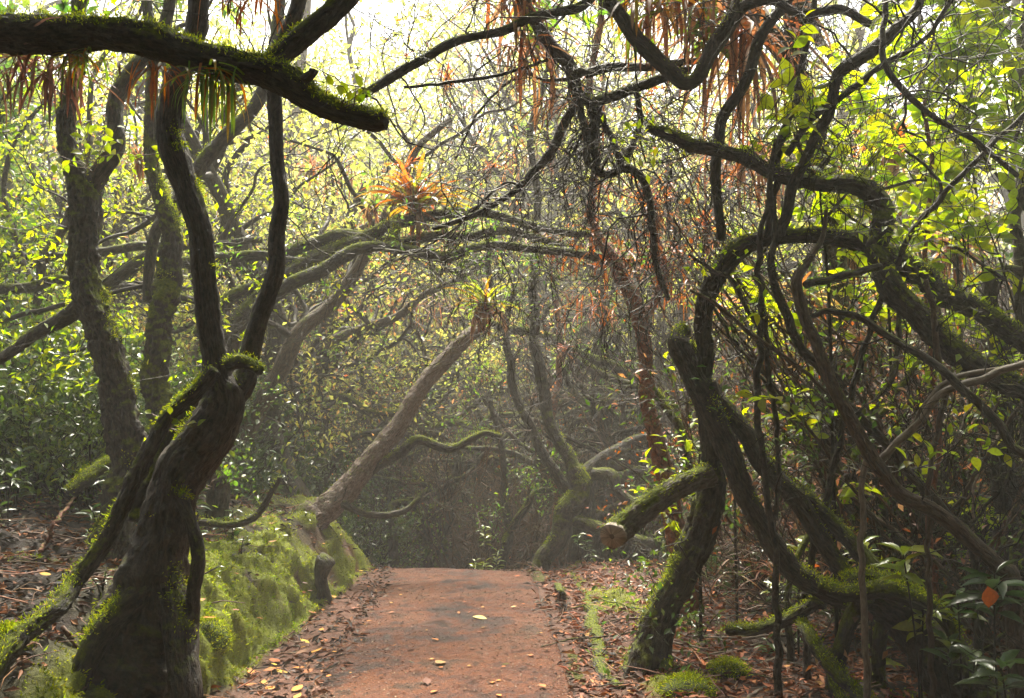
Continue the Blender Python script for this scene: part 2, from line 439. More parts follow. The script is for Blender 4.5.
def grow(p, d, Ln, r, lev, rng, out, tips, crook=0.28, up=0.06, kids=(2, 4), spread=0.85, taper=0.55):
    n = max(4, int(Ln / max(0.05, Ln / 7)))
    pts, rad = [np.array(p, float)], [r]
    d = np.array(d, float); d /= np.linalg.norm(d)
    for i in range(n):
        d = d + rng.normal(size=3) * crook; d[2] += up; d /= np.linalg.norm(d)
        pts.append(pts[-1] + d * Ln / n); rad.append(r * (1 - (1 - taper) * (i + 1) / n))
    out.append((np.array(pts), np.array(rad), lev))
    if lev == 0:
        for q in (0.35, 0.6, 0.8, 1.0):
            k = min(n, int(q * n)); tips.append((pts[k], norm(pts[k] - pts[max(0, k - 1)])))
        return
    k = int(rng.integers(kids[0], kids[1] + 1))
    for c in range(k):
        t = rng.uniform(0.35, 1.0) if c else 1.0
        i = min(n, max(1, int(t * n)))
        dd = norm(pts[i] - pts[i - 1]) * (1 - 0.3 * (c > 0)) + perp(d, rng) * spread * (rng.uniform(0.5, 1) if c else 0.4)
        grow(pts[i], dd, Ln * rng.uniform(0.5, 0.8), rad[i] * (0.8 if c == 0 else 0.6), lev - 1, rng, out, tips, crook, up, kids, spread, taper)

def put_branches(mb, out, big=8, rmin=0.003):
    for pts, rad, lev in out:
        rad = np.maximum(rad, rmin)
        seg = 3 if rad[0] < 0.008 else 5 if rad[0] < 0.03 else big
        if rad[0] > 0.02:
            pts, rad = spline(pts, rad, max(0.06, rad[0] * 1.2))
        tube(mb, pts, rad, seg, 0.12 if rad[0] > 0.03 else 0, pts[0, 0] * 3.1, cap=False)

def put_leaves(mb, tips, per, rng, size, pal, spread=0.12, flat=0.5, tmpl=T_SMALL, aspect=0.48, jit=0.3):
    if not tips: return
    tp = np.array([t[0] for t in tips]); td = np.array([t[1] for t in tips])
    i = np.repeat(np.arange(len(tp)), per); m = len(i)
    pos = tp[i] + rng.normal(size=(m, 3)) * spread * 0.5
    d = norm(td[i] * 0.7 + rng.normal(size=(m, 3)) * 0.75 + np.array([0, 0, -0.2]))
    n = norm(np.array([0, 0, 1.0]) + rng.normal(size=(m, 3)) * flat)
    ln = size * rng.uniform(0.6, 1.25, m)
    leaves(mb, pos, d, n, ln, ln * aspect * rng.uniform(0.8, 1.2, m), pick(pal, m, rng, jit), tmpl)

def moss_tufts(mb, V, Nz, rng, count, ln=0.014, thr=0.35, w=0.004):
    """fuzz on the upper side of a tube: V points with outward normals Nz"""
    sel = np.where(Nz[:, 2] + 0.55 * fbm(V * 6 + 4.2, 3) > thr)[0]
    if len(sel) == 0: return
    i = rng.choice(sel, count)
    pos = V[i] + rng.normal(size=(count, 3)) * 0.012
    pos -= Nz[i] * 0.006
    d = norm(Nz[i] * 0.8 + rng.normal(size=(count, 3)) * 0.7 + np.array([0, 0, 0.1]))
    n = rng.normal(size=(count, 3))
    l = ln * rng.uniform(0.5, 1.6, count)
    leaves(mb, pos, d, n, l, w * rng.uniform(0.7, 1.6, count), pick(MOSS, count, rng), T_SMALL)

# ------------------------------------------------------------------ hero trees traced from what is seen
class Tree:
    def __init__(self, name, label, base, cat='tree', group=None, seed=0):
        self.root = empty(name, base); tag(self.root, label, cat, group)
        self.o = np.array(base, float); self.rng = np.random.default_rng(seed + 100)
        self.surf = []; self.seed = seed
    def stem(self, part, pts, d0, d1=None, mat='bark', seg=20, lump=0.10, flare=0.0, gnarl=0.5, ground=False, step=None, label=None, moss=0):
        """pts: (px, py, radius in px[, depth]); depth runs d0 -> d1"""
        if d1 is None: d1 = d0
        n = len(pts); W, R = [], []
        for i, q in enumerate(pts):
            d = q[3] if len(q) > 3 else d0 + (d1 - d0) * i / max(1, n - 1)
            W.append(P(q[0], q[1], d)); R.append(q[2] * d / F * 0.86)
        if ground:
            b = W[0].copy(); b[2] = gz(b[0], b[1]) - 0.12
            if W[0][2] > b[2] + 0.1:
                W.insert(0, b); R.insert(0, R[0] * 1.2)
        return self.wstem(part, W, R, mat, seg, lump, flare, gnarl, step, label, moss)
    def wstem(self, part, W, R, mat='bark', seg=20, lump=0.10, flare=0.0, gnarl=0.5, step=None, label=None, moss=0):
        rm = float(np.mean(R))
        if rm < 0.012: seg, lump = 6, lump * 0.5
        elif rm < 0.03: seg = min(seg, 10)
        if seg >= 22: seg, lump = 60, lump * 1.35
        p, r = spline(W, R, step or max(0.012, rm * (0.2 if seg == 60 else 0.42)))
        mb = MB(); self.seed += 1.37
        p, r = tube(mb, p, r, seg, lump, self.seed, flare=flare, gnarl=gnarl)
        o = mb.build(part, M[mat], self.root, self.o)
        if label: o['label'] = label
        V = mb.v[0][:len(p) * seg]
        Nn = norm(V - np.repeat(p, seg, 0))
        if moss:
            t = MB(); moss_tufts(t, V, Nn, self.rng, moss, ln=0.016, thr=0.45 if moss < 2500 else 0.3)
            if t.n: t.build('moss', M['mossfuzz'], o, self.o)['kind'] = 'stuff'
        self.last = (p, r)
        self.surf.append((p, r))
        return o
    def crown(self, starts, Ln=1.3, lev=3, per=3, size=0.08, pal=GREEN, mat='leaf_back', up=0.1, kids=(2, 4), aspect=0.48, r=None, tmpl=T_SMALL, branch='twig'):
        out, tips = [], []
        for p, d, rr in starts:
            grow(p, d, Ln, rr, lev, self.rng, out, tips, up=up, kids=kids)
        mb = MB(); put_branches(mb, out); mb.build('branch_sprays', M[branch], self.root, self.o)
        mb = MB(); put_leaves(mb, tips, per, self.rng, size, pal, aspect=aspect, tmpl=tmpl)
        if mb.n: mb.build('crown', M[mat], self.root, self.o)
    def end(self, k=-1):
        p, r = self.surf[k]
        return p[-1], norm(p[-1] - p[-4]), r[-1]
    def twigs(self, count, Ln=0.5, lev=1, leaf=0, size=0.06, pal=GREEN, which=None, r=0.006, up=0.0, mat='twig', lmat='leaf', crook=0.3, kids=(2, 4), tmpl=T_SMALL):
        out, tips = [], []
        S = self.surf if which is None else [self.surf[k] for k in which]
        w = np.array([len(s[0]) for s in S], float); w /= w.sum()
        for _ in range(count):
            p, rr = S[self.rng.choice(len(S), p=w)]
            i = int(self.rng.integers(2, len(p) - 1)); t = norm(p[i] - p[i - 1])
            grow(p[i], t * 0.5 + perp(t, self.rng), Ln * self.rng.uniform(0.5, 1.4), min(r * self.rng.uniform(0.6, 1.5), rr[i] * 0.7), lev, self.rng, out, tips, crook=crook, up=up, kids=kids)
        mb = MB(); put_branches(mb, out, rmin=0.0022); mb.build('twig_sprays', M[mat], self.root, self.o)
        if leaf:
            mb = MB(); put_leaves(mb, tips, leaf, self.rng, size, pal, tmpl=tmpl)
            mb.build('foliage', M[lmat], self.root, self.o)

def base_at(px, d):
    x = (px - CX) / F * d / cp * (cp)  # flat enough near the eye line
    return np.array([x, d, gz(x, d)])

HAZE, SUN, EXPO, SKY = 0.006, 5.0, 2.36, 0.08
# ================================================================== SETTING
def axis(lo, hi, a, b, fine, growth=1.12):
    c = list(np.arange(a, b, fine)); s = fine; x = c[-1]
    while x < hi: s *= growth; x += s; c.append(x)
    s = fine; x = c[0]; pre = []
    while x > lo: s *= growth; x -= s; pre.append(x)
    return np.array(pre[::-1] + c)

def grid_obj(name, xs, ys, zf, mat):
    X, Y = np.meshgrid(xs, ys)
    Z, Cc, DX = zf(X, Y)
    X = X + DX
    n, m = X.shape
    i = np.arange(n - 1)[:, None] * m; j = np.arange(m - 1)[None]
    q = np.stack([i + j, i + j + 1, i + m + j + 1, i + m + j], -1).reshape(-1, 4)
    mb = MB(); mb.add(np.stack([X, Y, Z], -1), [q], Cc.reshape(-1, 3))
    return mb.build(name, mat)

def ground_fn(X, Y):
    z, moss, sl, sr = terrain(X, Y)
    soil = np.array([0.040, 0.026, 0.018]); red = np.array([0.15, 0.058, 0.030]); mc = np.array([0.21, 0.24, 0.013])
    c = np.zeros(X.shape + (3,)) + soil
    k = np.maximum(sst(0.75, 0.2, sl) * (sl > -1), 0.75 * sst(1.9, 0.4, sr) * (sr > 0))[..., None]
    c = c * (1 - k) + red * k
    c = c * (1 - moss[..., None]) + mc * moss[..., None]
    q = np.where(sl > 0, X - np.clip(z, 0, 1.0) * 0.9, X)
    bill = 1 - np.abs(n2(q, Y, 2.6, 61.0, 2)) * 2.2
    bill2 = 1 - np.abs(n2(q, Y, 7.5, 15.0, 2)) * 2.2
    bump = moss * (0.07 * bill + 0.05 * bill2 - 0.04 + 0.03 * n2(q, Y, 17, 3.0))
    return z + bump, c, np.where(sl > 0, bump * 0.9, 0.0)
def ground_pt(x, y):
    z, c, dx = ground_fn(x, y)
    return np.stack([x + dx, y, z], -1), c
g_ = grid_obj('ground', axis(-70, 70, -4.6, 3.4, 0.03), axis(-20, 100, 3.2, 12.4, 0.03), ground_fn, M['soil'])
tag(g_, kind='structure')

# red path: a slab following the ground, slightly worn edges
ys = np.concatenate([np.arange(-3, 3.6, 0.25), np.arange(3.6, 12, 0.05), np.arange(12, 30, 0.5)])
us = np.linspace(-1, 1, 45)
mb = MB()
U, Y = np.meshgrid(us, ys)
hw = PW / 2 + 0.025 * n2(np.sign(U) * 3, Y, 2.5, 3.0) * np.abs(U) ** 8
X = path_c(Y) + U * hw
Z = terrain(path_c(Y), Y)[0] + 0.026 + 0.012 * (1 - U ** 2) + 0.006 * n2(X, Y, 1.4, 9.0) + 0.05 * n2(X, Y, 1.3, 19.0) * sst(8.5, 10.0, Y)
Z = Z - 0.03 * (np.abs(U) > 0.99)
n, m = U.shape
i = np.arange(n - 1)[:, None] * m; j = np.arange(m - 1)[None]
mb.add(np.stack([X, Y, Z], -1), [np.stack([i + j, i + j + 1, i + m + j + 1, i + m + j], -1).reshape(-1, 4)])
tag(mb.build('path', M['path']), kind='structure')

# low mossy kerb along the right edge of the path
ys = np.arange(3.2, 11.2, 0.03)
prof = [(-0.02, -0.06), (0.0, 0.004), (0.03, 0.018), (0.07, 0.020), (0.11, 0.008), (0.15, -0.06)]
V = np.zeros((len(ys), len(prof), 3)); 
for k, (dx, dz) in enumerate(prof):
    V[:, k, 0] = path_c(ys) + PW / 2 + dx * (1 + 0.6 * n2(ys * 0, ys, 3, 5.0)) + 0.03 * n2(ys * 0 + k * .3, ys, 4, 1.0)
    V[:, k, 1] = ys
    V[:, k, 2] = terrain(path_c(ys), ys)[0] + 0.02 + dz + (0.022 * n2(ys * 0 + k * .6, ys, 7, 2.0) - 0.05 * sst(0.0, 0.4, n2(ys * 0, ys, 0.9, 31.0)) if 0 < k < 5 else 0)
m = len(prof); i = np.arange(len(ys) - 1)[:, None] * m; j = np.arange(m - 1)[None]
mb = MB(); mb.add(V, [np.stack([i + j, i + j + 1, i + m + j + 1, i + m + j], -1).reshape(-1, 4)])
M['kerb'] = bark_mat('mossy_kerb', (0.05, 0.03, 0.02), (0.14, 0.08, 0.05), moss_amt=0.7, lich_amt=0.2, stretch=1.0, scale=0.8, mossc=((0.05, 0.055, 0.01), (0.12, 0.11, 0.015)))
tag(mb.build('kerb', M['kerb']), kind='structure')

# moss carpet: fine fuzz over every mossy patch of the ground
def scatter_ground(count, x0, x1, y0, y1, rng, keep):
    y = y0 * (y1 / y0) ** rng.random(count)
    x = x0 + (x1 - x0) * rng.random(count)
    z, moss, sl, sr = terrain(x, y)
    k = keep(x, y, z, moss, sl, sr, rng)
    return x[k], y[k], z[k], moss[k], sl[k], sr[k]
r = np.random.default_rng(5)
x, y, z, mo, sl, sr = scatter_ground(700000, -5.0, 2.6, 3.3, 12, r, lambda x, y, z, m, sl, sr, r: (m > 0.12) & (r.random(len(x)) < m))
pt = ground_pt(x, y)[0]; e = 0.015
nn = norm(np.cross(ground_pt(x + e, y)[0] - pt, ground_pt(x, y + e)[0] - pt))
m = len(x)
mb = MB()
cl = 0.6 + 0.6 * sst(-0.4, 0.5, n2(pt[:, 0] - pt[:, 2] * 0.9, y, 7, 77.0))
yel = n2(x, y, 2.5, 90.0)[:, None]
cc = pick(MOSS, m, r) * cl[:, None] * (1 + 0.25 * yel * np.array([1.0, 0.1, -0.3]))
leaves(mb, pt - nn * 0.006, nn * 0.9 + r.normal(size=(m, 3)) * 0.6 + np.array([0, 0, 0.15]), r.normal(size=(m, 3)), r.uniform(0.008, 0.022, m) * np.where(r.random(m) < 0.14, 1.9, 1.0), r.uniform(0.004, 0.009, m), cc)
tag(mb.build('moss', M['mossfuzz']), kind='stuff')
print('moss', m)

# leaf litter: countless curled leaves, chips and short sticks
r = np.random.default_rng(6)
def keep_l(x, y, z, m, sl, sr, r):
    w = np.where(sl > 0, np.where(sl < 0.62, 0.55, 1.0), np.where(sr > 0.1, 1.0, 0.0))
    w = np.where((sl < 0) & (sr < 0.1), 0.75 * sst(0.2, 0.02, np.minimum(-sl, 0.1 - sr) + 0.10 * n2(x, y, 1.5, 14.0)), w)
    w = w * (1 - 0.93 * np.clip(m * 1.4, 0, 1))
    return r.random(len(x)) < w
x, y, z, mo, sl, sr = scatter_ground(75000, -7.0, 5.5, 3.2, 14, r, keep_l)
m = len(x)
z = ground_fn(x, y)[0] + np.where((sl < 0) & (sr < 0), 0.03, 0.0)
mb = MB()
a = r.uniform(0, 6.28, m)
d = np.stack([np.cos(a), np.sin(a), r.normal(size=m) * 0.3], -1)
nn = np.array([0, 0, 1.0]) + r.normal(size=(m, 3)) * 0.45
pal = pick(LITTER, m, r, 0.35)
rd = (sr > 0)[:, None] * 0.75
pal = pal * (1 - rd) + rd * pick([(0.42, 0.15, 0.055), (0.32, 0.105, 0.045), (0.22, 0.075, 0.035), (0.07, 0.032, 0.02)], m, r, 0.35)
leaves(mb, np.stack([x, y, z + r.uniform(0.0, 0.03, m)], -1), d, nn, r.uniform(0.03, 0.10, m), r.uniform(0.012, 0.034, m), pal)
x, y, z, mo, sl, sr = scatter_ground(9000, -6.0, 4.5, 3.2, 12, r, keep_l)
for k in range(len(x)):
    a = r.uniform(0, 6.28); l = r.uniform(0.06, 0.32); dv = np.array([math.cos(a), math.sin(a), r.normal() * 0.15])
    p0 = np.array([x[k], y[k], z[k] + r.uniform(0.01, 0.05)])
    if k < 5200:
        c = pick([(0.05, 0.032, 0.022), (0.12, 0.06, 0.035), (0.2, 0.12, 0.08), (0.24, 0.10, 0.045)], 1, r)[0]
        tube(mb, np.stack([p0, p0 + dv * l * 0.5 + r.normal(size=3) * 0.012, p0 + dv * l]), np.array([1, 0.8, 0.5]) * r.uniform(0.002, 0.006), 3, col=c, cap=False)
m = 6500
y = 3.3 * (11 / 3.3) ** r.random(m); u = r.uniform(-1, 1, m); u = np.sign(u) * np.abs(u) ** 0.6
x = path_c(y) + u * 0.77
z = terrain(path_c(y), y)[0] + 0.026 + 0.012 * (1 - u ** 2) + 0.006
a = r.uniform(0, 6.28, m)
leaves(mb, np.stack([x, y, z], -1), np.stack([np.cos(a), np.sin(a), r.normal(size=m) * 0.15], -1), np.array([0, 0, 1.0]) + r.normal(size=(m, 3)) * 0.25, r.uniform(0.006, 0.026, m), r.uniform(0.004, 0.011, m),
       pick([(0.04, 0.022, 0.014), (0.10, 0.045, 0.025), (0.02, 0.014, 0.010), (0.20, 0.10, 0.05), (0.26, 0.20, 0.14)], m, r, 0.3))
tag(mb.build('leaf_litter', M['litter']), kind='stuff')
# ================================================================== HERO TREES
def B(px, d):
    x = (px - CX) / F * d
    return (x, d, gz(x, d))
LTREES = []
# --- the big dark multi-stemmed tree on the left bank
t = Tree('mossy_tree', 'big dark many-stemmed tree with broad buttressed foot on the mossy bank beside the path', B(150, 4.75), seed=1)
t.stem('trunk', [(126, 740, 60), (130, 680, 56), (138, 630, 49), (150, 580, 38), (161, 540, 30), (170, 502, 27), (182, 468, 28), (205, 437, 29), (221, 404, 25), (217, 378, 18), (213, 348, 15), (208, 315, 14), (204, 265, 14), (201, 232, 13.5), (190, 198, 14), (178, 165, 16), (171, 140, 16), (169, 118, 16), (176, 85, 14), (188, 50, 13), (197, 15, 12.5), (197, -45, 12), (188, -110, 11)], 4.75, 4.9, 'bark', seg=36, lump=0.11, flare=0.4, gnarl=0.35, moss=1500)
t.stem('limb', [(226, 410, 17), (243, 388, 15), (247, 358, 11.5), (256, 332, 11), (267, 298, 11), (276, 262, 10), (279, 229, 9.5), (278, 193, 9), (275, 166, 8.5), (273, 133, 8.5), (274, 95, 9), (284, 45, 9), (296, 0, 9), (304, -50, 8)], 4.85, 5.2, 'bark', lump=0.1, moss=1200)
t.stem('limb', [(226, 365, 8), (240, 362, 8.5), (252, 366, 7.5), (260, 371, 6)], 4.75, 4.68, 'bark_very_mossy', lump=0.15, moss=250)
t.stem('limb', [(-30, 690, 13, 3.95), (-4, 664, 12.5, 4.05), (22, 640, 12, 4.18), (52, 611, 11.5, 4.34), (79, 579, 10.5), (102, 545, 9.5), (119, 508, 9.5), (134, 474, 10), (149, 446, 9), (163, 422, 8), (182, 402, 8), (206, 380, 8.5), (215, 370, 8)], 4.45, 4.7, 'bark_mossy', seg=24, lump=0.14, gnarl=0.6, moss=1800)
t.stem('limb', [(140, 520, 13), (150, 485, 12), (161, 458, 11), (175, 430, 9.5), (194, 402, 8.5), (212, 382, 8)], 4.95, 4.9, 'bark_very_mossy', lump=0.14, moss=1200)
t.stem('root', [(176, 492, 9), (187, 514, 7.5), (196, 540, 7.5), (199, 570, 8), (195, 598, 8), (190, 640, 10)], 4.7, 4.6, 'bark_mossy', lump=0.14, moss=500)
t.stem('root', [(158, 555, 16), (134, 592, 19), (108, 628, 17), (90, 660, 14), (74, 700, 11)], 4.72, 4.5, 'bark_mossy', lump=0.16, moss=1000)
t.stem('root', [(166, 570, 16), (175, 604, 18), (182, 636, 18), (184, 668, 18), (186, 715, 16)], 4.7, 4.45, 'bark', lump=0.16, moss=500)
for k in (0, 1):
    LTREES.append((t, k))
t.twigs(8, 0.35, 1, 0, 0.05, GREEN, which=[1], r=0.004)

# --- left neighbours
t = Tree('mossy_tree', 'thick knobbly mossy tree forking into two crooked limbs, left of the big dark tree', B(118, 6.1), seed=2)
t.stem('trunk', [(112, 545, 24), (120, 505, 19), (126, 461, 17.5), (120, 418, 17.5), (112, 365, 17), (104, 332, 17.5), (90, 298, 19), (82, 265, 17), (80, 232, 15), (80, 200, 17), (72, 172, 13), (67, 150, 11), (66, 116, 10), (75, 83, 9), (80, 45, 9), (80, -25, 8), (70, -90, 7)], 6.1, 6.3, 'bark_mossy', seg=30, lump=0.2, gnarl=0.5, ground=True, moss=3000)
t.stem('limb', [(80, 206, 14), (89, 186, 13), (104, 166, 11.5), (114, 148, 10), (113, 128, 9.5), (114, 105, 10), (121, 87, 10), (135, 68, 9.5), (147, 52, 8), (161, 28, 7.5), (170, -12, 6.5), (176, -70, 6)], 6.2, 6.5, 'bark_mossy', lump=0.14, moss=900)
t.stem('limb', [(92, 300, 11), (74, 312, 9.5), (52, 326, 8.5), (33, 336, 7.5), (10, 352, 7), (-12, 366, 6.5)], 6.25, 6.6, 'bark_mossy', lump=0.14, moss=700)
LTREES.append((t, 0)); LTREES.append((t, 1))
t.twigs(9, 0.5, 1, 3, 0.06, BRIGHT, r=0.004, lmat='leaf_back')

t = Tree('mossy_tree', 'slimmer mossy tree with a broken lump half way up, between the two thick left trees', B(163, 7.0), seed=3)
t.stem('trunk', [(170, 545, 15), (166, 490, 14), (159, 450, 13.5), (157, 415, 13.5), (157, 365, 15), (156, 332, 12.5), (159, 304, 14), (163, 286, 15), (165, 262, 13), (168, 232, 11.5), (167, 212, 11), (158, 182, 8.5), (152, 152, 7.5), (150, 118, 7), (151, 70, 6.5), (148, 10, 6), (140, -60, 5)], 7.0, 7.2, 'bark_very_mossy', seg=26, lump=0.2, ground=True, moss=2600)
t.stem('limb', [(149, 300, 6), (150, 272, 6), (155, 236, 6.5), (164, 220, 8), (176, 206, 9), (200, 165, 9), (225, 138, 8.5), (248, 115, 8), (264, 88, 8), (276, 40, 7), (282, -20, 6)], 7.2, 7.6, 'bark_mossy', lump=0.12, moss=500)
LTREES.append((t, 0)); LTREES.append((t, 1))
t.twigs(7, 0.5, 1, 4, 0.06, BRIGHT, r=0.004, lmat='leaf_back')

# --- the mossy limb that reaches in over everything at top left
bx = P(-250, 100, 4.1)
t = over = Tree('leaning_tree', 'tree out of frame whose heavy moss-topped limb crosses the top left corner', (bx[0], bx[1], gz(bx[0], bx[1])), seed=4)
t.wstem('trunk', [np.array([bx[0], bx[1], gz(bx[0], bx[1]) - 0.15]), np.array([bx[0] - 0.1, bx[1], 1.6]), np.array([bx[0] + 0.02, bx[1], 2.5]), np.array([bx[0] + 0.25, bx[1], 3.2]), np.array([bx[0] + 0.2, bx[1], 4.6])], [0.24, 0.18, 0.17, 0.15, 0.09], 'bark_mossy', seg=24)
t.stem('limb', [(-262, 78, 20), (-190, 62, 22), (-110, 40, 22), (-40, 34, 22), (0, 35, 21.5), (50, 34, 23), (100, 32, 19), (143, 38, 21), (183, 51, 18), (226, 63, 19), (260, 70, 18), (293, 89, 18), (318, 107, 14), (342, 114, 14), (368, 119, 13), (386, 121, 11)], 4.15, 4.1, 'bark_mossy', seg=36, lump=0.10, gnarl=0.25, moss=9000)
t.stem('limb', [(250, 72, 15), (268, 64, 14), (286, 47, 13), (306, 32, 13.5), (332, 12, 13.5), (356, -8, 13), (400, -50, 11), (440, -110, 9)], 4.12, 4.3, 'bark_mossy', lump=0.1, moss=1500)
t.stem('limb', [(304, 80, 6), (312, 74, 5), (314, 70, 5.5)], 4.0, 3.98, 'bark', lump=0.15)
t.twigs(16, 0.3, 1, 0, r=0.003, which=[1, 2])
LTREES.append((t, 2))

# --- far-left background limbs
t = Tree('forest_tree', 'slender tree at far left edge with long level limbs in the mist', B(-40, 8.4), seed=5)
t.stem('trunk', [(-40, 500, 12), (-30, 420, 11), (-34, 340, 11), (-20, 287, 10), (-28, 200, 9), (-10, 110, 8), (-16, 0, 7), (-5, -60, 6)], 8.4, 8.6, 'bark', ground=True)
t.stem('limb', [(-24, 290, 7), (10, 287, 6.5), (33, 286, 6.5), (57, 280, 6), (100, 285, 7), (126, 271, 8), (146, 259, 8.5), (180, 262, 7), (220, 256, 6.5), (268, 255, 6.5), (300, 262, 5.5), (330, 258, 4)], 8.4, 8.6, 'bark_mossy', lump=0.12, moss=600)
t.stem('limb', [(-20, 252, 5), (40, 256, 5), (100, 252, 5), (146, 247, 5.5), (220, 245, 4.5), (262, 240, 4)], 8.9, 9.4, 'bark', lump=0.1)
t.stem('limb', [(-24, 330, 4), (-2, 322, 3), (70, 303, 3), (153, 283, 2.4)], 8.3, 7.5, 'twig')
t.stem('limb', [(-22, 372, 3), (0, 366, 2), (90, 348, 1.8)], 8.2, 7.6, 'twig')
LTREES.append((t, 0))
t.twigs(40, 0.6, 1, 4, 0.06, BRIGHT, r=0.005, lmat='leaf_back')
t = Tree('forest_tree', 'thin bowed tree rising from shrubs near the left edge', B(38, 8.8), seed=6)
t.stem('trunk', [(44, 470, 6), (36, 400, 6), (38, 328, 5.5), (41, 282, 5), (48, 255, 6.5), (60, 230, 5), (76, 198, 4), (88, 150, 3.5), (92, 80, 3)], 8.8, 9.2, 'bark', ground=True)
t.stem('limb', [(40, 300, 3.5), (20, 250, 3.5), (5, 200, 3), (8, 160, 3), (22, 130, 2.5), (45, 100, 2)], 8.8, 9.0, 'bark')
LTREES.append((t, 0)); t.twigs(20, 0.6, 1, 4, 0.06, BRIGHT, r=0.005, lmat='leaf_back')

# --- long sinuous limbs arching across the middle
t = Tree('arching_tree', 'dark tree behind the big left tree sending long sinuous limbs over the path', B(222, 8.2), seed=7)
t.stem('trunk', [(216, 510, 14), (221, 440, 13), (222, 390, 12), (228, 346, 12.5), (240, 318, 12), (260, 298, 11.5), (282, 281, 11), (310, 262, 10), (336, 248, 9), (366, 236, 7.5), (400, 222, 7), (450, 214, 6), (487, 214, 5.5), (526, 224, 5), (570, 234, 4.5), (612, 232, 3.5)], 8.2, 8.9, 'bark_mossy', ground=True, lump=0.11, moss=1800)
t.stem('limb', [(196, 335, 5), (224, 304, 7.5), (262, 281, 7.5), (287, 256, 7), (320, 242, 6.5), (345, 236, 6.5), (395, 243, 6.5), (425, 237, 6), (470, 236, 5.5), (512, 231, 5), (560, 246, 4.5), (610, 262, 4), (650, 258, 3)], 8.5, 8.8, 'bark_mossy', lump=0.12, moss=1200)
t.stem('limb', [(252, 312, 9), (290, 284, 8.5), (340, 259, 8), (364, 247, 7), (390, 247, 6.5), (416, 252, 6.5), (446, 257, 6.5), (480, 247, 5.5), (513, 247, 5), (553, 250, 5), (592, 256, 4.5), (640, 262, 4)], 8.2, 8.4, 'bark_mossy', lump=0.12, moss=1200)
t.stem('limb', [(393, 250, 6), (395, 236, 6), (394, 226, 7), (398, 217, 5)], 8.3, 8.6, 'bark_very_mossy', lump=0.2, moss=500)
t.twigs(60, 0.6, 2, 0, r=0.005, up=-0.02)
t.twigs(25, 0.4, 1, 4, 0.05, GREEN, r=0.004, lmat='leaf_back')

# --- leaning trunk with the broken end
t = Tree('leaning_tree', 'bare reddish-grey trunk leaning right out of the bank, its broken top carrying a bromeliad', B(300, 9.2), seed=8)
t.stem('trunk', [(262, 590, 34), (283, 550, 26), (302, 524, 20), (320, 510, 17), (341, 492, 15), (366, 470, 13), (384, 446, 11.5), (400, 424, 10.5), (414, 398, 10), (428, 378, 9.5), (444, 360, 9), (461, 343, 8.5), (476, 331, 8)], 9.2, 10.2, 'bark_lean', seg=26, lump=0.13, gnarl=0.5, moss=700)
tip, tdir = t.surf[-1][0][-1], norm(t.surf[-1][0][-1] - t.surf[-1][0][-5])
for k in range(5):
    q = tip + perp(tdir, t.rng) * 0.04
    t.wstem('splinter', [q - tdir * 0.1, q, q + tdir * t.rng.uniform(0.05, 0.16)], [0.03, 0.025, 0.006], 'bark_lean', seg=7)
t.stem('limb', [(470, 338, 5), (484, 322, 4.5), (492, 300, 4), (488, 262, 3.5), (500, 215, 3)], 10.15, 10.4, 'bark', lump=0.12)
t.stem('limb', [(360, 478, 8), (378, 462, 6), (396, 452, 6), (420, 441, 5.5), (450, 449, 5), (470, 440, 4.2), (486, 433, 3.6), (500, 436, 2.6)], 9.6, 10.0, 'bark_mossy', lump=0.14, moss=900)
t.stem('limb', [(334, 500, 5), (368, 515, 4), (400, 512, 3.5), (420, 498, 3)], 9.4, 9.6, 'bark', lump=0.1)
t.twigs(30, 0.5, 2, 0, r=0.004)

# --- twisted trees of the middle distance
def mid(label, base, stems, seed, tw=30, leaf=0, name='twisted_tree', moss=0):
    t = Tree(name, label, B(*base), seed=seed)
    for k, s in enumerate(stems):
        t.stem('trunk' if k == 0 else 'limb', s[0], s[1], s[2], s[3] if len(s) > 3 else 'bark', seg=16, lump=0.13, ground=(k == 0), moss=(s[4] if len(s) > 4 else 0))
    if tw: t.twigs(tw, 0.55, 2, 0, r=0.005)
    if leaf: t.twigs(leaf, 0.45, 1, 4, 0.055, GREEN, r=0.004, lmat='leaf_back')
    return t
mid('dark leaning tree with a moss-striped foot at the right edge of the path crest', (545, 10.6), [
    ([(541, 572, 10), (548, 552, 11), (562, 528, 12), (572, 505, 13), (577, 478, 12), (572, 458, 8), (553, 428, 7), (540, 382, 7), (536, 342, 6.5), (533, 298, 5.5), (534, 262, 5), (538, 200, 4.5), (530, 130, 4), (548, 60, 3.2), (540, -20, 2.4)], 10.6, 11.2, 'bark_mossy', 1500),
    ([(582, 575, 16), (584, 540, 17), (580, 505, 15), (588, 478, 11), (600, 462, 8), (622, 450, 7), (640, 440, 6), (668, 430, 5)], 10.8, 11.4, 'bark'),
    ([(576, 500, 8), (560, 478, 7), (547, 462, 6), (540, 445, 5.5), (527, 420, 5.5), (517, 400, 5), (509, 365, 5), (506, 330, 4), (515, 290, 3)], 10.9, 11.2, 'bark'),
    ([(572, 522, 8), (590, 527, 8), (612, 534, 7.5), (645, 541, 6), (680, 552, 5)], 10.7, 10.2, 'bark_mossy', 300),
    ([(592, 474, 7), (612, 472, 7), (618, 488, 6.5), (632, 501, 6.5), (656, 496, 6), (680, 482, 5)], 10.6, 10.2, 'bark')], 11, 40, 10)
mid('small forked sapling-like tree standing at the end of the path crest', (501, 11.4), [
    ([(499, 580, 6), (502, 556, 6.5), (508, 535, 5.5), (506, 500, 4.5), (504, 464, 4), (498, 430, 3.5), (490, 400, 3)], 11.4, 11.8, 'bark'),
    ([(504, 545, 4.5), (511, 532, 5), (525, 508, 4.5), (538, 492, 4), (552, 490, 3)], 11.4, 11.6, 'bark_mossy', 200)], 12, 12, 8)
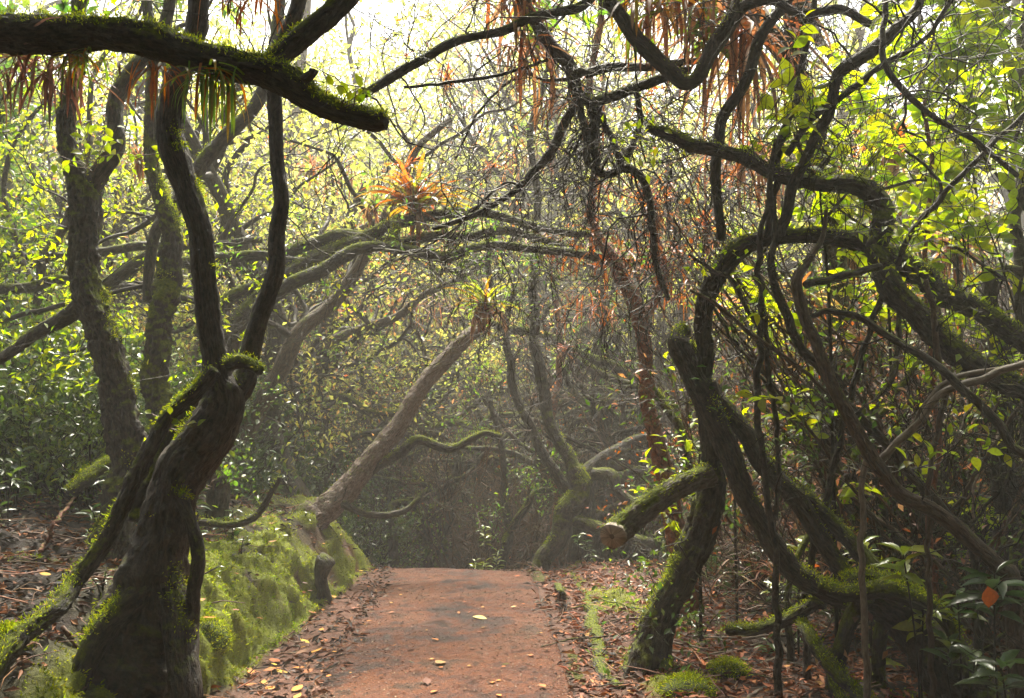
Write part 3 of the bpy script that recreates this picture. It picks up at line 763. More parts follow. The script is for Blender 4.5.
mid('thin reddish stem rising beside the dark leaning tree', (556, 12.2), [
    ([(556, 585, 5), (555, 525, 4.5), (558, 497, 4.5), (549, 464, 4), (552, 420, 4), (560, 360, 3.5), (556, 300, 3)], 12.2, 12.4, 'bark_red')], 13, 16)
mid('far crooked tree bearing the mossy limb that slopes right above the crest', (606, 13.0), [
    ([(606, 560, 7), (600, 500, 6.5), (606, 450, 6), (600, 400, 6), (596, 362, 6), (604, 310, 5), (596, 250, 5), (590, 190, 4)], 13, 13.2, 'bark'),
    ([(488, 322, 4), (506, 330, 4.5), (528, 331, 5), (556, 342, 5.5), (573, 352, 5.5), (600, 361, 5.5), (622, 372, 5), (648, 388, 4)], 12.2, 12.6, 'bark_very_mossy', 900),
    ([(568, 352, 4.5), (600, 372, 4.5), (632, 386, 4), (660, 402, 3)], 12.4, 12.3, 'bark_very_mossy', 400)], 14, 40, 14)
mid('low sprawling tree with dark limbs left of the crest, under the leaning trunk', (330, 12.5), [
    ([(318, 560, 9), (322, 500, 8), (318, 450, 7), (326, 410, 6), (342, 398, 5.5), (373, 414, 5), (407, 413, 5), (432, 426, 4.5), (460, 424, 4), (500, 440, 3)], 12.5, 12.8, 'bark_mossy', 600),
    ([(322, 480, 5), (350, 440, 4.5), (390, 428, 4), (420, 400, 3.5), (455, 372, 3)], 12.6, 13.2, 'bark'),
    ([(322, 450, 5), (300, 400, 4.5), (310, 350, 4), (340, 330, 3.5), (385, 336, 3)], 12.6, 13.4, 'bark')], 15, 50, 20)

rq = np.random.default_rng(314)
for k in range(14):
    px = rq.uniform(350, 470) if k % 2 else rq.uniform(560, 690); d = rq.uniform(11.4, 14.5); sg = rq.choice([-1, 1])
    pts, x_, y_ = [], px, rq.uniform(545, 575); w = rq.uniform(4.5, 7.5)
    for i in range(10):
        pts.append((x_, y_, w * (1 - 0.07 * i)))
        up = max(0.1, 1 - i / 6.5); x_ += sg * (6 + 26 * (1 - up)) + rq.normal() * 9; y_ -= 30 * up + rq.normal() * 9
        if i == 5 and rq.random() < 0.4: sg = -sg
    br = [(q[0], q[1], q[2] * 0.7) for q in pts[3:5]]; bx_, by_ = br[-1][:2]
    for i in range(5):
        bx_ -= sg * (18 + rq.normal() * 6); by_ -= 12 + rq.normal() * 10; br.append((bx_, by_, 3.4 - 0.4 * i))
    t = Tree('twisted_tree', 'low twisted dark tree in the misty hollow past the path crest', B(px, d), group='twisted trees in the hollow past the crest', seed=700 + k)
    t.stem('trunk', pts, d, d + 0.8, ['bark', 'bark_mossy'][k % 2], seg=14, lump=0.16, gnarl=1.0, ground=True, moss=250 * (k % 2))
    t.stem('limb', br, d + 0.3, d + 0.6, 'bark', seg=10, lump=0.14, gnarl=1.0)
    t.twigs(24, 0.5, 2, 0, r=0.005)

# --- red-barked trunk right of the path
t = Tree('red_barked_tree', 'straight trunk with wet rust-red peeling bark right of the path', B(682, 8.0), seed=21)
t.stem('trunk', [(683, 585, 14), (678, 545, 12), (672, 510, 11.5), (664, 470, 10.5), (656, 440, 9.5), (649, 405, 8.5), (646, 372, 8.5), (643, 335, 8.5), (636, 300, 9.5), (623, 275, 9), (612, 255, 7), (598, 234, 6), (590, 200, 5), (596, 150, 4.5), (590, 90, 4), (600, 20, 4), (596, -40, 3.5)], 7.6, 8.0, 'bark_red', seg=24, lump=0.10, ground=True)
t.stem('limb', [(640, 322, 6), (655, 300, 5.5), (662, 276, 5.5), (660, 250, 5), (650, 228, 4.5), (640, 190, 4)], 8.1, 8.4, 'bark_red', lump=0.1)
t.stem('limb', [(700, 520, 6), (690, 465, 6), (680, 432, 5.5), (668, 410, 5), (652, 386, 4.5), (648, 360, 4)], 8.0, 8.1, 'bark_very_mossy', lump=0.12, moss=500)
t.twigs(12, 0.55, 2, 0, r=0.005); t.twigs(12, 0.4, 1, 3, 0.05, ORANGE, r=0.004, lmat='dry')

# --- tree beside the path with the sawn-off mossy limb
t = Tree('mossy_tree', 'curved mossy-footed tree right of the path with a sawn-off limb pointing at it', B(652, 6.15), seed=22)
t.stem('trunk', [(646, 672, 27), (650, 656, 22), (657, 632, 18.5), (667, 602, 16.5), (678, 578, 17), (690, 550, 17.5), (699, 522, 17.5), (707, 495, 16), (713, 465, 14), (712, 432, 13), (706, 402, 13), (696, 372, 12), (684, 346, 11)], 6.15, 6.0, 'bark_mossy', seg=30, lump=0.13, flare=0.12, gnarl=0.4, moss=2600)
t.stem('limb', [(708, 474, 14), (688, 481, 13), (664, 494, 13.5), (641, 511, 14), (622, 527, 15), (613, 535, 15)], 6.0, 5.6, 'bark_stub', seg=24, lump=0.14, gnarl=0.2, moss=700)
cut = t.surf[-1][0][-1]; cd = norm(t.surf[-1][0][-1] - t.surf[-1][0][-4])
t.wstem('cut_end', [cut - cd * 0.03, cut + cd * 0.004, cut + cd * 0.02, cut + cd * 0.021], [0.070, 0.076, 0.074, 0.004], 'cut', seg=20, lump=0.16, gnarl=0, step=0.008, label='grey weathered sawn end of the limb')
t.stem('root', [(650, 660, 12), (672, 676, 11), (700, 688, 8), (730, 694, 5)], 6.1, 5.8, 'bark_very_mossy', lump=0.16, moss=600)
t.twigs(14, 0.4, 1, 3, 0.05, GREEN, which=[0], r=0.004)

# --- great arching tree on the right
t = Tree('arching_tree', 'great twisted tree at right arching like a doorway from a mossy root hub', B(905, 5.3), seed=23)
t.stem('trunk', [(1010, 720, 40), (975, 690, 37), (938, 652, 32), (905, 622, 27), (872, 600, 20), (840, 592, 15), (815, 584, 12.5), (790, 565, 12), (765, 530, 11.5), (745, 495, 12.5), (728, 460, 13.5), (713, 425, 14.5), (702, 395, 15), (690, 366, 14), (680, 344, 12), (684, 330, 9)], 5.1, 5.9, 'bark', seg=32, lump=0.13, gnarl=0.4, moss=2400)
t.stem('limb', [(700, 382, 12), (706, 352, 10), (704, 328, 10), (707, 300, 10.5), (721, 270, 11.5), (740, 249, 12), (765, 239, 10.5), (797, 237, 9.5), (830, 237, 10), (866, 243, 12), (895, 256, 14), (924, 276, 14.5), (942, 295, 14), (966, 304, 12.5), (990, 316, 11.5), (1018, 336, 11.5), (1050, 352, 12), (1110, 372, 13)], 5.85, 5.2, 'bark_mossy', seg=28, lump=0.12, gnarl=0.35, moss=3500)
t.stem('limb', [(874, 248, 11), (882, 268, 13), (892, 294, 14), (916, 316, 14), (949, 346, 14), (980, 367, 14), (1012, 386, 13), (1060, 402, 13)], 5.35, 5.1, 'bark_mossy', seg=28, lump=0.13, gnarl=0.3, moss=1200)
t.stem('limb', [(647, 128, 4), (665, 134, 7), (690, 143, 8), (716, 149, 7.5), (748, 161, 7.5), (785, 176, 8.5), (815, 181, 9), (850, 185, 11), (872, 193, 12), (884, 208, 12), (884, 228, 12), (878, 250, 12)], 5.6, 5.35, 'bark_mossy', seg=22, lump=0.12, moss=1200)
t.stem('limb', [(712, 386, 9), (728, 410, 10), (742, 432, 10.5), (770, 466, 11), (797, 502, 11), (826, 545, 11), (852, 582, 11), (870, 600, 12)], 5.8, 5.3, 'bark', lump=0.12, moss=500)
t.stem('limb', [(798, 486, 6), (818, 506, 7.5), (850, 541, 9.5), (882, 572, 11), (900, 598, 12)], 5.6, 5.25, 'bark_mossy', lump=0.12, moss=400)
t.stem('limb', [(820, 586, 9), (848, 594, 9), (878, 592, 11), (905, 596, 11), (930, 606, 9), (948, 622, 8), (958, 645, 8), (962, 680, 9)], 5.15, 4.95, 'bark_very_mossy', lump=0.16, moss=1800)
t.stem('limb', [(846, 582, 10), (872, 582, 13), (900, 588, 13), (920, 600, 10)], 5.22, 5.12, 'bark_very_mossy', lump=0.25, moss=1800)
t.stem('root', [(866, 596, 11), (857, 612, 10), (846, 640, 9.5), (838, 664, 10), (834, 690, 11)], 5.2, 5.35, 'bark_very_mossy', lump=0.14, moss=700)
t.stem('root', [(890, 606, 9), (882, 632, 8), (879, 660, 8), (878, 690, 9)], 5.3, 5.4, 'bark_very_mossy', lump=0.14, moss=400)
t.stem('root', [(800, 622, 6), (811, 634, 8), (826, 662, 8.5), (850, 686, 9), (880, 712, 9)], 5.55, 5.0, 'bark_very_mossy', lump=0.16, moss=1100)
t.stem('root', [(822, 652, 5), (836, 690, 7), (850, 720, 8)], 5.35, 5.0, 'bark_very_mossy', lump=0.16, moss=500)
t.stem('root', [(728, 630, 6), (755, 631, 6.5), (782, 622, 7), (806, 610, 7), (822, 600, 8)], 5.85, 5.4, 'bark_very_mossy', lump=0.2, moss=900)
arch = t
t.twigs(30, 0.45, 2, 0, which=[1, 2, 3], r=0.004)
t.twigs(12, 0.3, 1, 3, 0.055, BRIGHT, which=[1, 2, 3], r=0.0035, lmat='leaf_back')

# --- dark trunk at the right edge
t = Tree('forest_tree', 'black upright trunk at the right edge behind the great twisted tree', B(1005, 6.6), seed=24)
t.stem('trunk', [(1012, 700, 16), (1010, 620, 14), (1005, 530, 13), (1003, 464, 13), (1003, 390, 11), (998, 338, 10), (990, 300, 9), (992, 278, 8), (1008, 272, 8), (1040, 276, 8), (1090, 262, 7)], 6.6, 6.4, 'bark', ground=True, lump=0.12)
t.stem('limb', [(1002, 370, 8), (1020, 300, 7), (1016, 220, 6.5), (1030, 140, 6), (1020, 60, 5), (1030, -30, 4)], 6.6, 7.0, 'bark')
t.twigs(16, 0.5, 2, 0, r=0.005); t.twigs(14, 0.4, 1, 4, 0.09, BRIGHT, r=0.004, lmat='leaf_back')
redge = t

# --- tangled climbers and hanging limbs, right and top centre
bt = P(600, -60, 6.4)
t = Tree('hanging_tree', 'tangled dark limbs hanging down from the canopy over the path, draped with dead fronds', (2.6, 7.4, gz(2.6, 7.4)), seed=25)
t.wstem('trunk', [np.array([2.6, 7.4, gz(2.6, 7.4) - 0.2]), np.array([2.45, 7.4, 1.5]), np.array([2.5, 7.3, 3.0]), np.array([2.1, 7.1, 4.2]), np.array([1.4, 6.7, 4.75]), np.array([0.8, 6.3, 4.7])], [0.12, 0.1, 0.09, 0.085, 0.08, 0.06], 'bark', lump=0.12)
S = lambda pts, d0, d1, mat='bark', moss=0, **k: t.stem('limb', pts, d0, d1, mat, seg=14, lump=0.12, moss=moss, **k)
S([(600, -45, 9), (535, -20, 8), (527, 2, 7.5), (543, 31, 8), (566, 62, 8.5), (575, 78, 8.5), (579, 100, 6), (569, 117, 5.5), (553, 150, 5.5), (533, 172, 5), (516, 188, 4), (480, 212, 3.2), (433, 229, 2.6)], 6.3, 6.6)
S([(572, 74, 6), (588, 72, 6), (606, 68, 5.5), (630, 66, 5.5), (660, 66, 5), (700, 60, 4)], 6.35, 6.5)
S([(579, 92, 5), (590, 101, 6), (622, 93, 6.5), (662, 78, 6), (690, 70, 5)], 6.3, 6.2, 'bark_mossy', 200)
S([(640, -60, 9), (606, -6, 8), (613, 8, 8), (627, 24, 9), (649, 50, 10), (668, 68, 9.5), (681, 82, 9), (693, 80, 8.5), (706, 62, 9), (716, 44, 10), (730, 20, 10), (742, -6, 10), (752, -60, 10)], 6.0, 5.8, 'bark', 600)
S([(800, -40, 6), (790, -6, 6), (763, 33, 7), (748, 77, 6.5), (727, 110, 6.5), (719, 140, 6.5), (715, 170, 6.5), (716, 205, 5.5), (720, 240, 6)], 5.6, 5.7)
S([(925, -40, 6), (920, 5, 6), (895, 30, 7.5), (870, 50, 8.5), (842, 70, 7.5), (833, 95, 6.5), (825, 122, 6.5), (806, 156, 6.5), (795, 182, 6.5), (780, 235, 6.5)], 5.2, 5.4)
S([(818, -40, 3), (815, 0, 3.4), (805, 50, 4.2), (795, 105, 4.2), (781, 140, 5), (775, 190, 4.5), (765, 238, 4.5)], 5.5, 5.55)
S([(890, -30, 3), (885, 15, 3.5), (883, 50, 3.8), (895, 81, 4), (935, 118, 3.3), (975, 141, 3.2), (1018, 176, 3)], 5.0, 4.8)
S([(742, 8, 7), (770, 2, 6), (800, 12, 5), (840, 10, 5), (870, 24, 5)], 5.6, 5.4)
S([(787, 155, 4), (812, 120, 4), (850, 90, 4), (890, 60, 3.5), (925, 38, 3), (955, -6, 3)], 5.5, 5.2)
S([(580, 104, 4.5), (586, 135, 4.5), (588, 160, 4.5), (606, 174, 5), (626, 168, 5), (640, 175, 5), (648, 190, 4.5), (654, 230, 4), (656, 262, 3.5), (668, 300, 3)], 6.3, 6.2)
S([(588, 100, 4), (593, 118, 5.5), (596, 165, 4.5)], 6.3, 6.3)
S([(636, 92, 3.5), (638, 127, 4), (626, 160, 4)], 6.2, 6.2)
S([(596, 105, 4), (612, 140, 4), (622, 168, 4)], 6.35, 6.2)
S([(360, 98, 3.5), (372, 88, 5.5), (397, 72, 6.5), (428, 55, 5.5), (457, 40, 5.5), (482, 34, 5), (507, 30, 5.5), (530, 18, 5.5), (556, 12, 5.5), (583, 6, 6), (610, -20, 7)], 6.0, 6.2, 'bark_mossy', 500)
S([(404, 87, 2), (430, 85, 2), (470, 80, 2.4), (500, 75, 2.2), (548, 60, 2)], 6.2, 6.3, 'twig')
S([(520, 185, 2), (500, 186, 1.5), (450, 232, 1.3), (400, 260, 1)], 6.5, 6.7, 'twig')
S([(575, 78, 3), (545, 80, 2.2), (520, 75, 1.8), (480, 110, 1.4), (455, 160, 1.3)], 6.4, 6.9, 'twig')
hang = t
t.twigs(210, 0.55, 2, 0, r=0.0055, up=-0.05, crook=0.34)
t.twigs(40, 0.8, 3, 0, r=0.006, up=-0.08, crook=0.34, which=list(range(10, 15)))

# --- leaning saplings and creepers criss-crossing the right side
def vine(label, stems, seed, name='leaning_sapling', mat='bark', tw=10, leaf=0, pal=BRIGHT, size=0.09, gnd=None, cat='sapling'):
    px, py, rr = stems[0][0][0][:3]; d = stems[0][1]
    p = P(px, py, d)
    t = Tree(name, label, (p[0], p[1], gz(p[0], p[1])), cat=cat, seed=seed)
    for k, s in enumerate(stems):
        t.stem('trunk' if k == 0 else 'limb', s[0], s[1], s[2], s[3] if len(s) > 3 else mat, seg=12, lump=0.10, ground=(k == 0), gnarl=0.8)
    if tw: t.twigs(tw, 0.4, 1, 0, r=0.004)
    if leaf: t.twigs(max(1, leaf // 3), 0.28, 1, 1, size * 0.9, pal, r=0.003, lmat='leaf_back', tmpl=T_BIG, up=0.05)
    return t
vine('long brown stem leaning left to right under the arch, thickest of the leaning stems', [
    ([(1012, 590, 9), (1000, 570, 9), (966, 538, 9), (940, 515, 9), (905, 494, 8.5), (878, 464, 8.5), (841, 407, 8), (824, 373, 7.5), (808, 316, 7), (799, 282, 6.5), (810, 262, 4), (822, 240, 3), (826, 210, 2.5)], 4.7, 5.0, 'bark_brown'),
    ([(806, 285, 5), (830, 279, 4.5), (860, 272, 4.5), (880, 266, 4)], 5.0, 5.2)], 31, tw=10, leaf=5)
vine('thinner dark stem crossing behind the thickest leaning stem', [
    ([(975, 560, 5), (942, 511, 5), (912, 476, 5), (895, 454, 5.5), (848, 407, 5.5), (814, 366, 5.5), (787, 319, 5.5), (770, 275, 5), (776, 235, 4), (770, 190, 3.5), (776, 140, 3)], 5.1, 5.4, 'bark')], 32, tw=14, leaf=4)
vine('pale dead pole slanting up to the right edge below the forked limb', [
    ([(862, 490, 3.5), (880, 460, 4.2), (915, 428, 4.6), (939, 397, 4.6), (985, 378, 4.6), (1030, 362, 4), (1090, 345, 3.5)], 4.9, 4.6, 'twig_pale'),
    ([(905, 436, 3), (949, 381, 3.2), (1030, 364, 3)], 4.85, 4.7, 'twig_pale')], 33, name='dead_pole', tw=6, cat='dead stem')
vine('crooked dark stem bending down from centre to the lower right corner', [
    ([(1040, 500, 6), (1010, 440, 5.5), (975, 400, 5.2), (935, 366, 5), (905, 346, 4.6), (865, 321, 4.2), (831, 311, 3.6), (812, 316, 3)], 4.6, 4.9)], 34, tw=8)
vine('upright thin stem with a kink hanging under the forked limb', [
    ([(928, 520, 3), (935, 447, 3.2), (945, 393, 3.6), (938, 360, 3.6), (932, 306, 3.6), (926, 280, 3)], 4.9, 5.0, 'bark_brown')], 35, tw=8)
vine('pair of thin upright stems rising through the middle of the arch', [
    ([(776, 560, 4), (768, 500, 4), (760, 440, 4), (758, 380, 4), (762, 320, 4), (758, 260, 3.6), (768, 200, 3)], 5.3, 5.5),
    ([(776, 520, 3), (778, 440, 3.2), (770, 380, 3.2), (764, 310, 2.8)], 5.3, 5.4),
    ([(760, 330, 2.5), (742, 300, 2.8), (730, 280, 2.8), (710, 268, 2.5), (690, 255, 1.6)], 5.4, 5.5),
    ([(690, 290, 1.8), (715, 303, 2.2), (750, 332, 2.5), (790, 360, 2.5), (826, 392, 2.3)], 5.2, 5.0, 'bark_brown')], 36, tw=18, leaf=4)
vine('straight thin dark stem slanting up to the right across the bright leaves', [
    ([(806, 592, 4.2), (826, 500, 4), (848, 408, 3.8), (878, 306, 3.5), (912, 232, 3.4), (935, 205, 3.3), (959, 178, 3.2), (1018, 120, 3), (1060, 90, 2.6)], 5.6, 4.9),
    ([(915, 228, 2.4), (940, 195, 2.2), (930, 170, 2), (905, 150, 1.6)], 5.2, 5.1)], 37, tw=8, leaf=6)
vine('smooth pale far trunk leaning behind the bright leaves at upper right', [
    ([(960, 420, 6), (935, 240, 6), (912, 156, 6), (888, 120, 6), (861, 90, 6), (838, 62, 5.5), (818, 42, 5.5), (806, 0, 5)], 10, 10.4, 'twig_pale')], 38, name='forest_tree', tw=6, cat='tree')
vine('red-brown thin stem standing among dead fronds at right', [
    ([(936, 590, 3.5), (930, 520, 3.5), (938, 440, 3), (930, 360, 3), (925, 260, 3), (932, 180, 2.6), (925, 100, 2.4)], 5.6, 5.8, 'bark_red')], 39, tw=8, leaf=8)
vine('dark pair of crossing poles low at right behind the root hub', [
    ([(790, 580, 4), (820, 520, 4), (850, 460, 4), (890, 400, 4), (940, 340, 3.5)], 6.0, 6.3, 'bark_very_mossy'),
    ([(905, 560, 4), (880, 500, 4), (870, 430, 4), (895, 360, 3.5), (900, 300, 3)], 6.2, 6.4, 'bark_mossy')], 40, tw=12)
# a thicket of further thin poles on the right slope
r = np.random.default_rng(77)
for k in range(175):
    px = r.uniform(720, 1050); d = r.uniform(6.9, 10.0) if k < 46 else r.uniform(5.6, 7.6)
    if d < 7.6 and px < 850: px = 850 + (px - 720) * 1.4
    b = P(px, 500, d); b[2] = gz(b[0], b[1])
    h = r.uniform(1.2, 3.4); lean = np.clip(r.normal() * (0.5 if k < 46 else 0.8), -min(0.9, max(0.1, (b[0] - path_c(d) - 1.5) / h)), 0.9)
    if k >= 46 and abs(lean) < 0.35: lean = 0.35 + 0.5 * r.random() if k % 3 else -0.35
    t = Tree('thin_stem', 'thin bare stem in the thicket right of the path', b, cat='stem', group='thin stems of the right-hand thicket', seed=300 + k)
    W = [np.array(b)]
    for q in (0.25, 0.5, 0.75, 1.0):
        W.append(np.array([b[0] + lean * h * q + r.normal() * 0.09, b[1] + r.normal() * 0.2, b[2] + h * q]))
    rr = r.uniform(0.010, 0.026) if k < 46 else r.uniform(0.005, 0.014)
    t.wstem('trunk', W, [rr, rr, rr * 0.9, rr * 0.75, rr * 0.5], ['bark_brown', 'twig_brown', 'bark_mossy', 'bark_brown', 'bark_lean', 'twig_brown'][k % 6], seg=8, gnarl=1.2)
    t.twigs(5, 0.4, 1, 2 if k % 5 == 1 else 0, 0.06, GREEN if k % 3 else DEAD, r=0.004, lmat='leaf')

# crowns above the frame
for t, k in LTREES:
    p, dd, rr = t.end(k)
    t.crown([(p, dd, rr)], 1.9, 3, 7, 0.13, GREEN, branch='bark')
def shade_roof(t, W, n, seed, lo=0.1):  # unseen leafy limb added overhead to keep light off the foreground
    r = np.random.default_rng(seed)
    t.wstem('limb', W, np.linspace(0.09, 0.03, len(W)), 'bark', seg=10)
    p = t.surf[-1][0]; st = []
    for k in range(n):
        i = int(r.uniform(lo, 1) * (len(p) - 1))
        st.append((p[i], np.array([r.normal(), r.normal(), 0.5]), 0.035))
    t.crown(st, 1.6, 3, 15, 0.20, DARKG, branch='bark', mat='leaf_glossy')
V3 = lambda *a: np.array(a, float)
shade_roof(over, [V3(-3.1, 4.1, 4.3), V3(-2.2, 3.0, 5.3), V3(-0.5, 1.8, 6.0), V3(1.2, 0.4, 5.9), V3(2.2, -1.2, 5.6)], 13, 1)
shade_roof(over, [V3(-3.2, 4.1, 4.0), V3(-3.5, 2.4, 5.2), V3(-3.0, 0.6, 5.6), V3(-2.2, -1.0, 5.0)], 9, 2)
shade_roof(redge, [V3(3.5, 6.7, 4.6), V3(3.6, 5.0, 5.2), V3(3.2, 3.0, 5.4), V3(2.4, 1.2, 5.2), V3(1.6, -1.5, 5.0)], 10, 3, 0.68)
shade_roof(hang, [V3(2.1, 7.1, 4.3), V3(1.9, 6.3, 5.3), V3(0.8, 5.3, 5.8), V3(-0.4, 4.4, 6.0), V3(-1.6, 3.6, 5.8)], 14, 4, 0.4)
shade_roof(over, [V3(-3.1, 4.1, 4.3), V3(-2.4, 4.4, 5.3), V3(-1.2, 4.5, 5.8), V3(0.2, 4.0, 6.1), V3(1.5, 3.2, 5.8)], 10, 5, 0.45)
# ================================================================== FOREST BEHIND
def proto_tree(name, H, seed, leafper, pal, size, stems=2, mat='bark_brown', crook=0.2, lmat='leaf_back', lev=3, first=0.35):
    r = np.random.default_rng(seed)
    root = empty(name, (0, 0, 0))
    tr = MB(); out, tips = [], []
    for s in range(stems):
        p = np.array([r.normal() * 0.12, r.normal() * 0.12, -0.3]); d = norm(np.array([r.normal() * 0.35, r.normal() * 0.35, 1.0]))
        n = 12; rr = (0.018 if H > 6 else 0.024) * H * r.uniform(0.8, 1.2)
        pts, rad = [p], [rr * 1.25]
        for i in range(n):
            d = norm(d + r.normal(size=3) * crook * np.array([1, 1, 0.3]) + np.array([0, 0, 0.08]))
            p = p + d * H / n * 0.8; pts.append(p); rad.append(rr * (1 - 0.75 * (i + 1) / n))
        pp, ra = spline(pts, rad, 0.1)
        tube(tr, pp, ra, 10, 0.14, seed + s, flare=0.2)
        for k in range(int(r.integers(7, 11))):
            i = int(r.uniform(first, 1.0) * (len(pp) - 1)); i = max(2, i)
            t = norm(pp[i] - pp[i - 1])
            dd = norm(perp(t, r) + t * 0.35 + np.array([0, 0, 0.1]))
            grow(pp[i], dd, H * r.uniform(0.13, 0.24), ra[i] * 0.55, lev, r, out, tips, crook=0.28, up=0.05, kids=(2, 3))
    tr.build('trunk', M[mat], root)
    b = MB(); put_branches(b, out, 6, 0.004); b.build('branch_sprays', M['twig'] if mat != 'bark_red' else M['twig_brown'], root)
    if leafper:
        c = MB(); put_leaves(c, tips, leafper, r, size, pal, spread=0.35, flat=0.8)
        c.build('crown', M[lmat], root)
    return root

def proto_bush(name, Hh, seed, leafper, pal, size, mat='leaf_glossy', n=9, lev=2, spread=0.9, twig='twig', tmpl=T_SMALL, up=0.06):
    r = np.random.default_rng(seed)
    root = empty(name, (0, 0, 0)); out, tips = [], []
    for s in range(n):
        d = norm(np.array([r.normal() * spread, r.normal() * spread, 0.9]))
        grow(np.array([r.normal() * 0.1, r.normal() * 0.1, -0.08]), d, Hh * r.uniform(0.5, 0.95), 0.012, lev, r, out, tips, crook=0.25, up=up, kids=(2, 4))
    b = MB(); put_branches(b, out, 5, 0.003); b.build('stems', M[twig], root)
    if leafper:
        c = MB(); put_leaves(c, tips, leafper, r, size, pal, spread=0.14, flat=0.6, tmpl=tmpl)
        c.build('foliage', M[mat], root)
    return root

used = {}
def place(proto, x, y, rz, s, label, cat, group, dz=0.0, tilt=0.0):
    o = proto if proto.name not in used else copy_tree(proto)
    used[proto.name] = 1
    o.location = (x, y, gz(x, y) + dz); o.rotation_euler = (tilt, 0, rz); o.scale = (s, s, s)
    tag(o, label, cat, group)
    return o

LIGHTG = [(0.12, 0.18, 0.02), (0.09, 0.15, 0.02), (0.17, 0.20, 0.025), (0.075, 0.11, 0.02)]
PALE = [(0.17, 0.18, 0.05), (0.13, 0.15, 0.035), (0.20, 0.19, 0.05)]
OLIVE = [(0.10, 0.10, 0.035), (0.13, 0.11, 0.04), (0.075, 0.085, 0.03), (0.16, 0.10, 0.04)]
trees = [proto_tree('forest_tree', H, 500 + k, lp, pal, 0.095, st, m, cr)
         for k, (H, lp, st, cr, pal, m) in enumerate([(9, 4, 2, 0.26, PALE, 'bark_brown'), (10.5, 1, 1, 0.28, OLIVE, 'bark_grey'), (8, 4, 3, 0.3, PALE, 'bark_brown'), (11, 1, 2, 0.24, PALE, 'bark'), (7, 2, 3, 0.36, OLIVE, 'bark'), (10, 1, 2, 0.3, DEAD, 'bark_brown')])]
bare = [proto_tree('bare_tree', H, 560 + k, lp, pal, 0.08, st, m, 0.3, 'leaf_back' if k % 2 else 'dry', 3, 0.12)
        for k, (H, lp, st, m, pal) in enumerate([(4.5, 0, 3, 'bark', DEAD), (5.5, 1, 2, 'bark_brown', ORANGE), (3.8, 0, 4, 'bark_very_mossy', DEAD), (5, 1, 3, 'bark', OLIVE)])]
r = np.random.default_rng(900)
pts = []
def spaced(x, y, dmin):
    for a, b in pts:
        if (a - x) ** 2 + (b - y) ** 2 < dmin ** 2: return False
    pts.append((x, y)); return True
cnt = 0
LT_ = 'tall leafy tree of the misty forest around the path'; LG_ = 'tall trees of the misty forest'  # label also carried by the unseen trees added for shade
def far(count, xr, dr, s, dmin, ok=lambda px, d: True, pw=1.0, kinds=(0, 1, 2, 3, 4, 5)):
    global cnt
    n = 0
    for k in range(count * 20):
        if n >= count: break
        d = dr[0] + (dr[1] - dr[0]) * r.random() ** pw; px = r.uniform(*xr); x = (px - CX) / F * d
        if not ok(px, d) or not spaced(x, d, dmin): continue
        place(trees[kinds[cnt % len(kinds)]], x, d, r.uniform(0, 6.28), r.uniform(*s), LT_, 'tree', LG_); cnt += 1; n += 1
far(18, (-100, 330), (10.5, 15), (0.6, 0.9), 0.9)
far(6, (640, 830), (13.5, 17), (0.6, 0.9), 0.9)
far(52, (-160, 1180), (15, 28), (0.7, 1.15), 1.2, lambda px, d: abs(px - 420) > 110 - (d - 15) * 7 and not (px > 800 and d < 20))
far(46, (-160, 1180), (27, 46), (1.1, 1.9), 1.4, kinds=(0, 2))
far(11, (300, 640), (17, 30), (1.2, 1.8), 0.9)
far(16, (180, 760), (25, 38), (1.9, 2.6), 1.2, kinds=(0, 2))
dense = [proto_tree('forest_tree', H, 590 + k, 9, pal, 0.15, 2, 'bark', 0.26, 'leaf', 3, 0.12) for k, (H, pal) in enumerate([(7, GREEN), (6, DARKG)])]  # heavy-leaved trees, mostly out of view, added to block light
rq = np.random.default_rng(55)
for k in range(600):                       # unseen forest beside and behind the viewer, added to shade the foreground
    if cnt > 220: break
    a = rq.uniform(math.radians(66), math.radians(294)); R_ = rq.uniform(4.2, 9.5)
    x, y = R_ * math.sin(a), R_ * math.cos(a)
    if abs(path_c(y) - x) < 1.5 or not spaced(x, y, 1.25): continue
    place(dense[cnt % 2], x, y, rq.uniform(0, 6.28), rq.uniform(0.7, 1.0), LT_, 'tree', LG_); cnt += 1
for px, d in ((-100, 9.5), (-160, 7.6), (1260, 7.4), (-90, 12), (1230, 10)):
    x = (px - CX) / F * d; place(dense[cnt % 2], x, d, rq.uniform(0, 6.28), 0.85, LT_, 'tree', LG_); cnt += 1
cnt = 0
for k in range(2000):
    if cnt >= 90: break
    d = 12.5 + 16 * r.random(); px = r.uniform(250, 760) if k % 4 else r.uniform(-60, 1080)
    x = (px - CX) / F * d
    if abs(px - 455) < 110 and d < 16: continue
    if not spaced(x, d, 0.6): continue
    place(bare[cnt % 4], x, d, r.uniform(0, 6.28), r.uniform(0.65, 1.1), 'twiggy half-bare crooked tree in the brown tangle past the crest', 'tree', 'twiggy trees past the crest'); cnt += 1

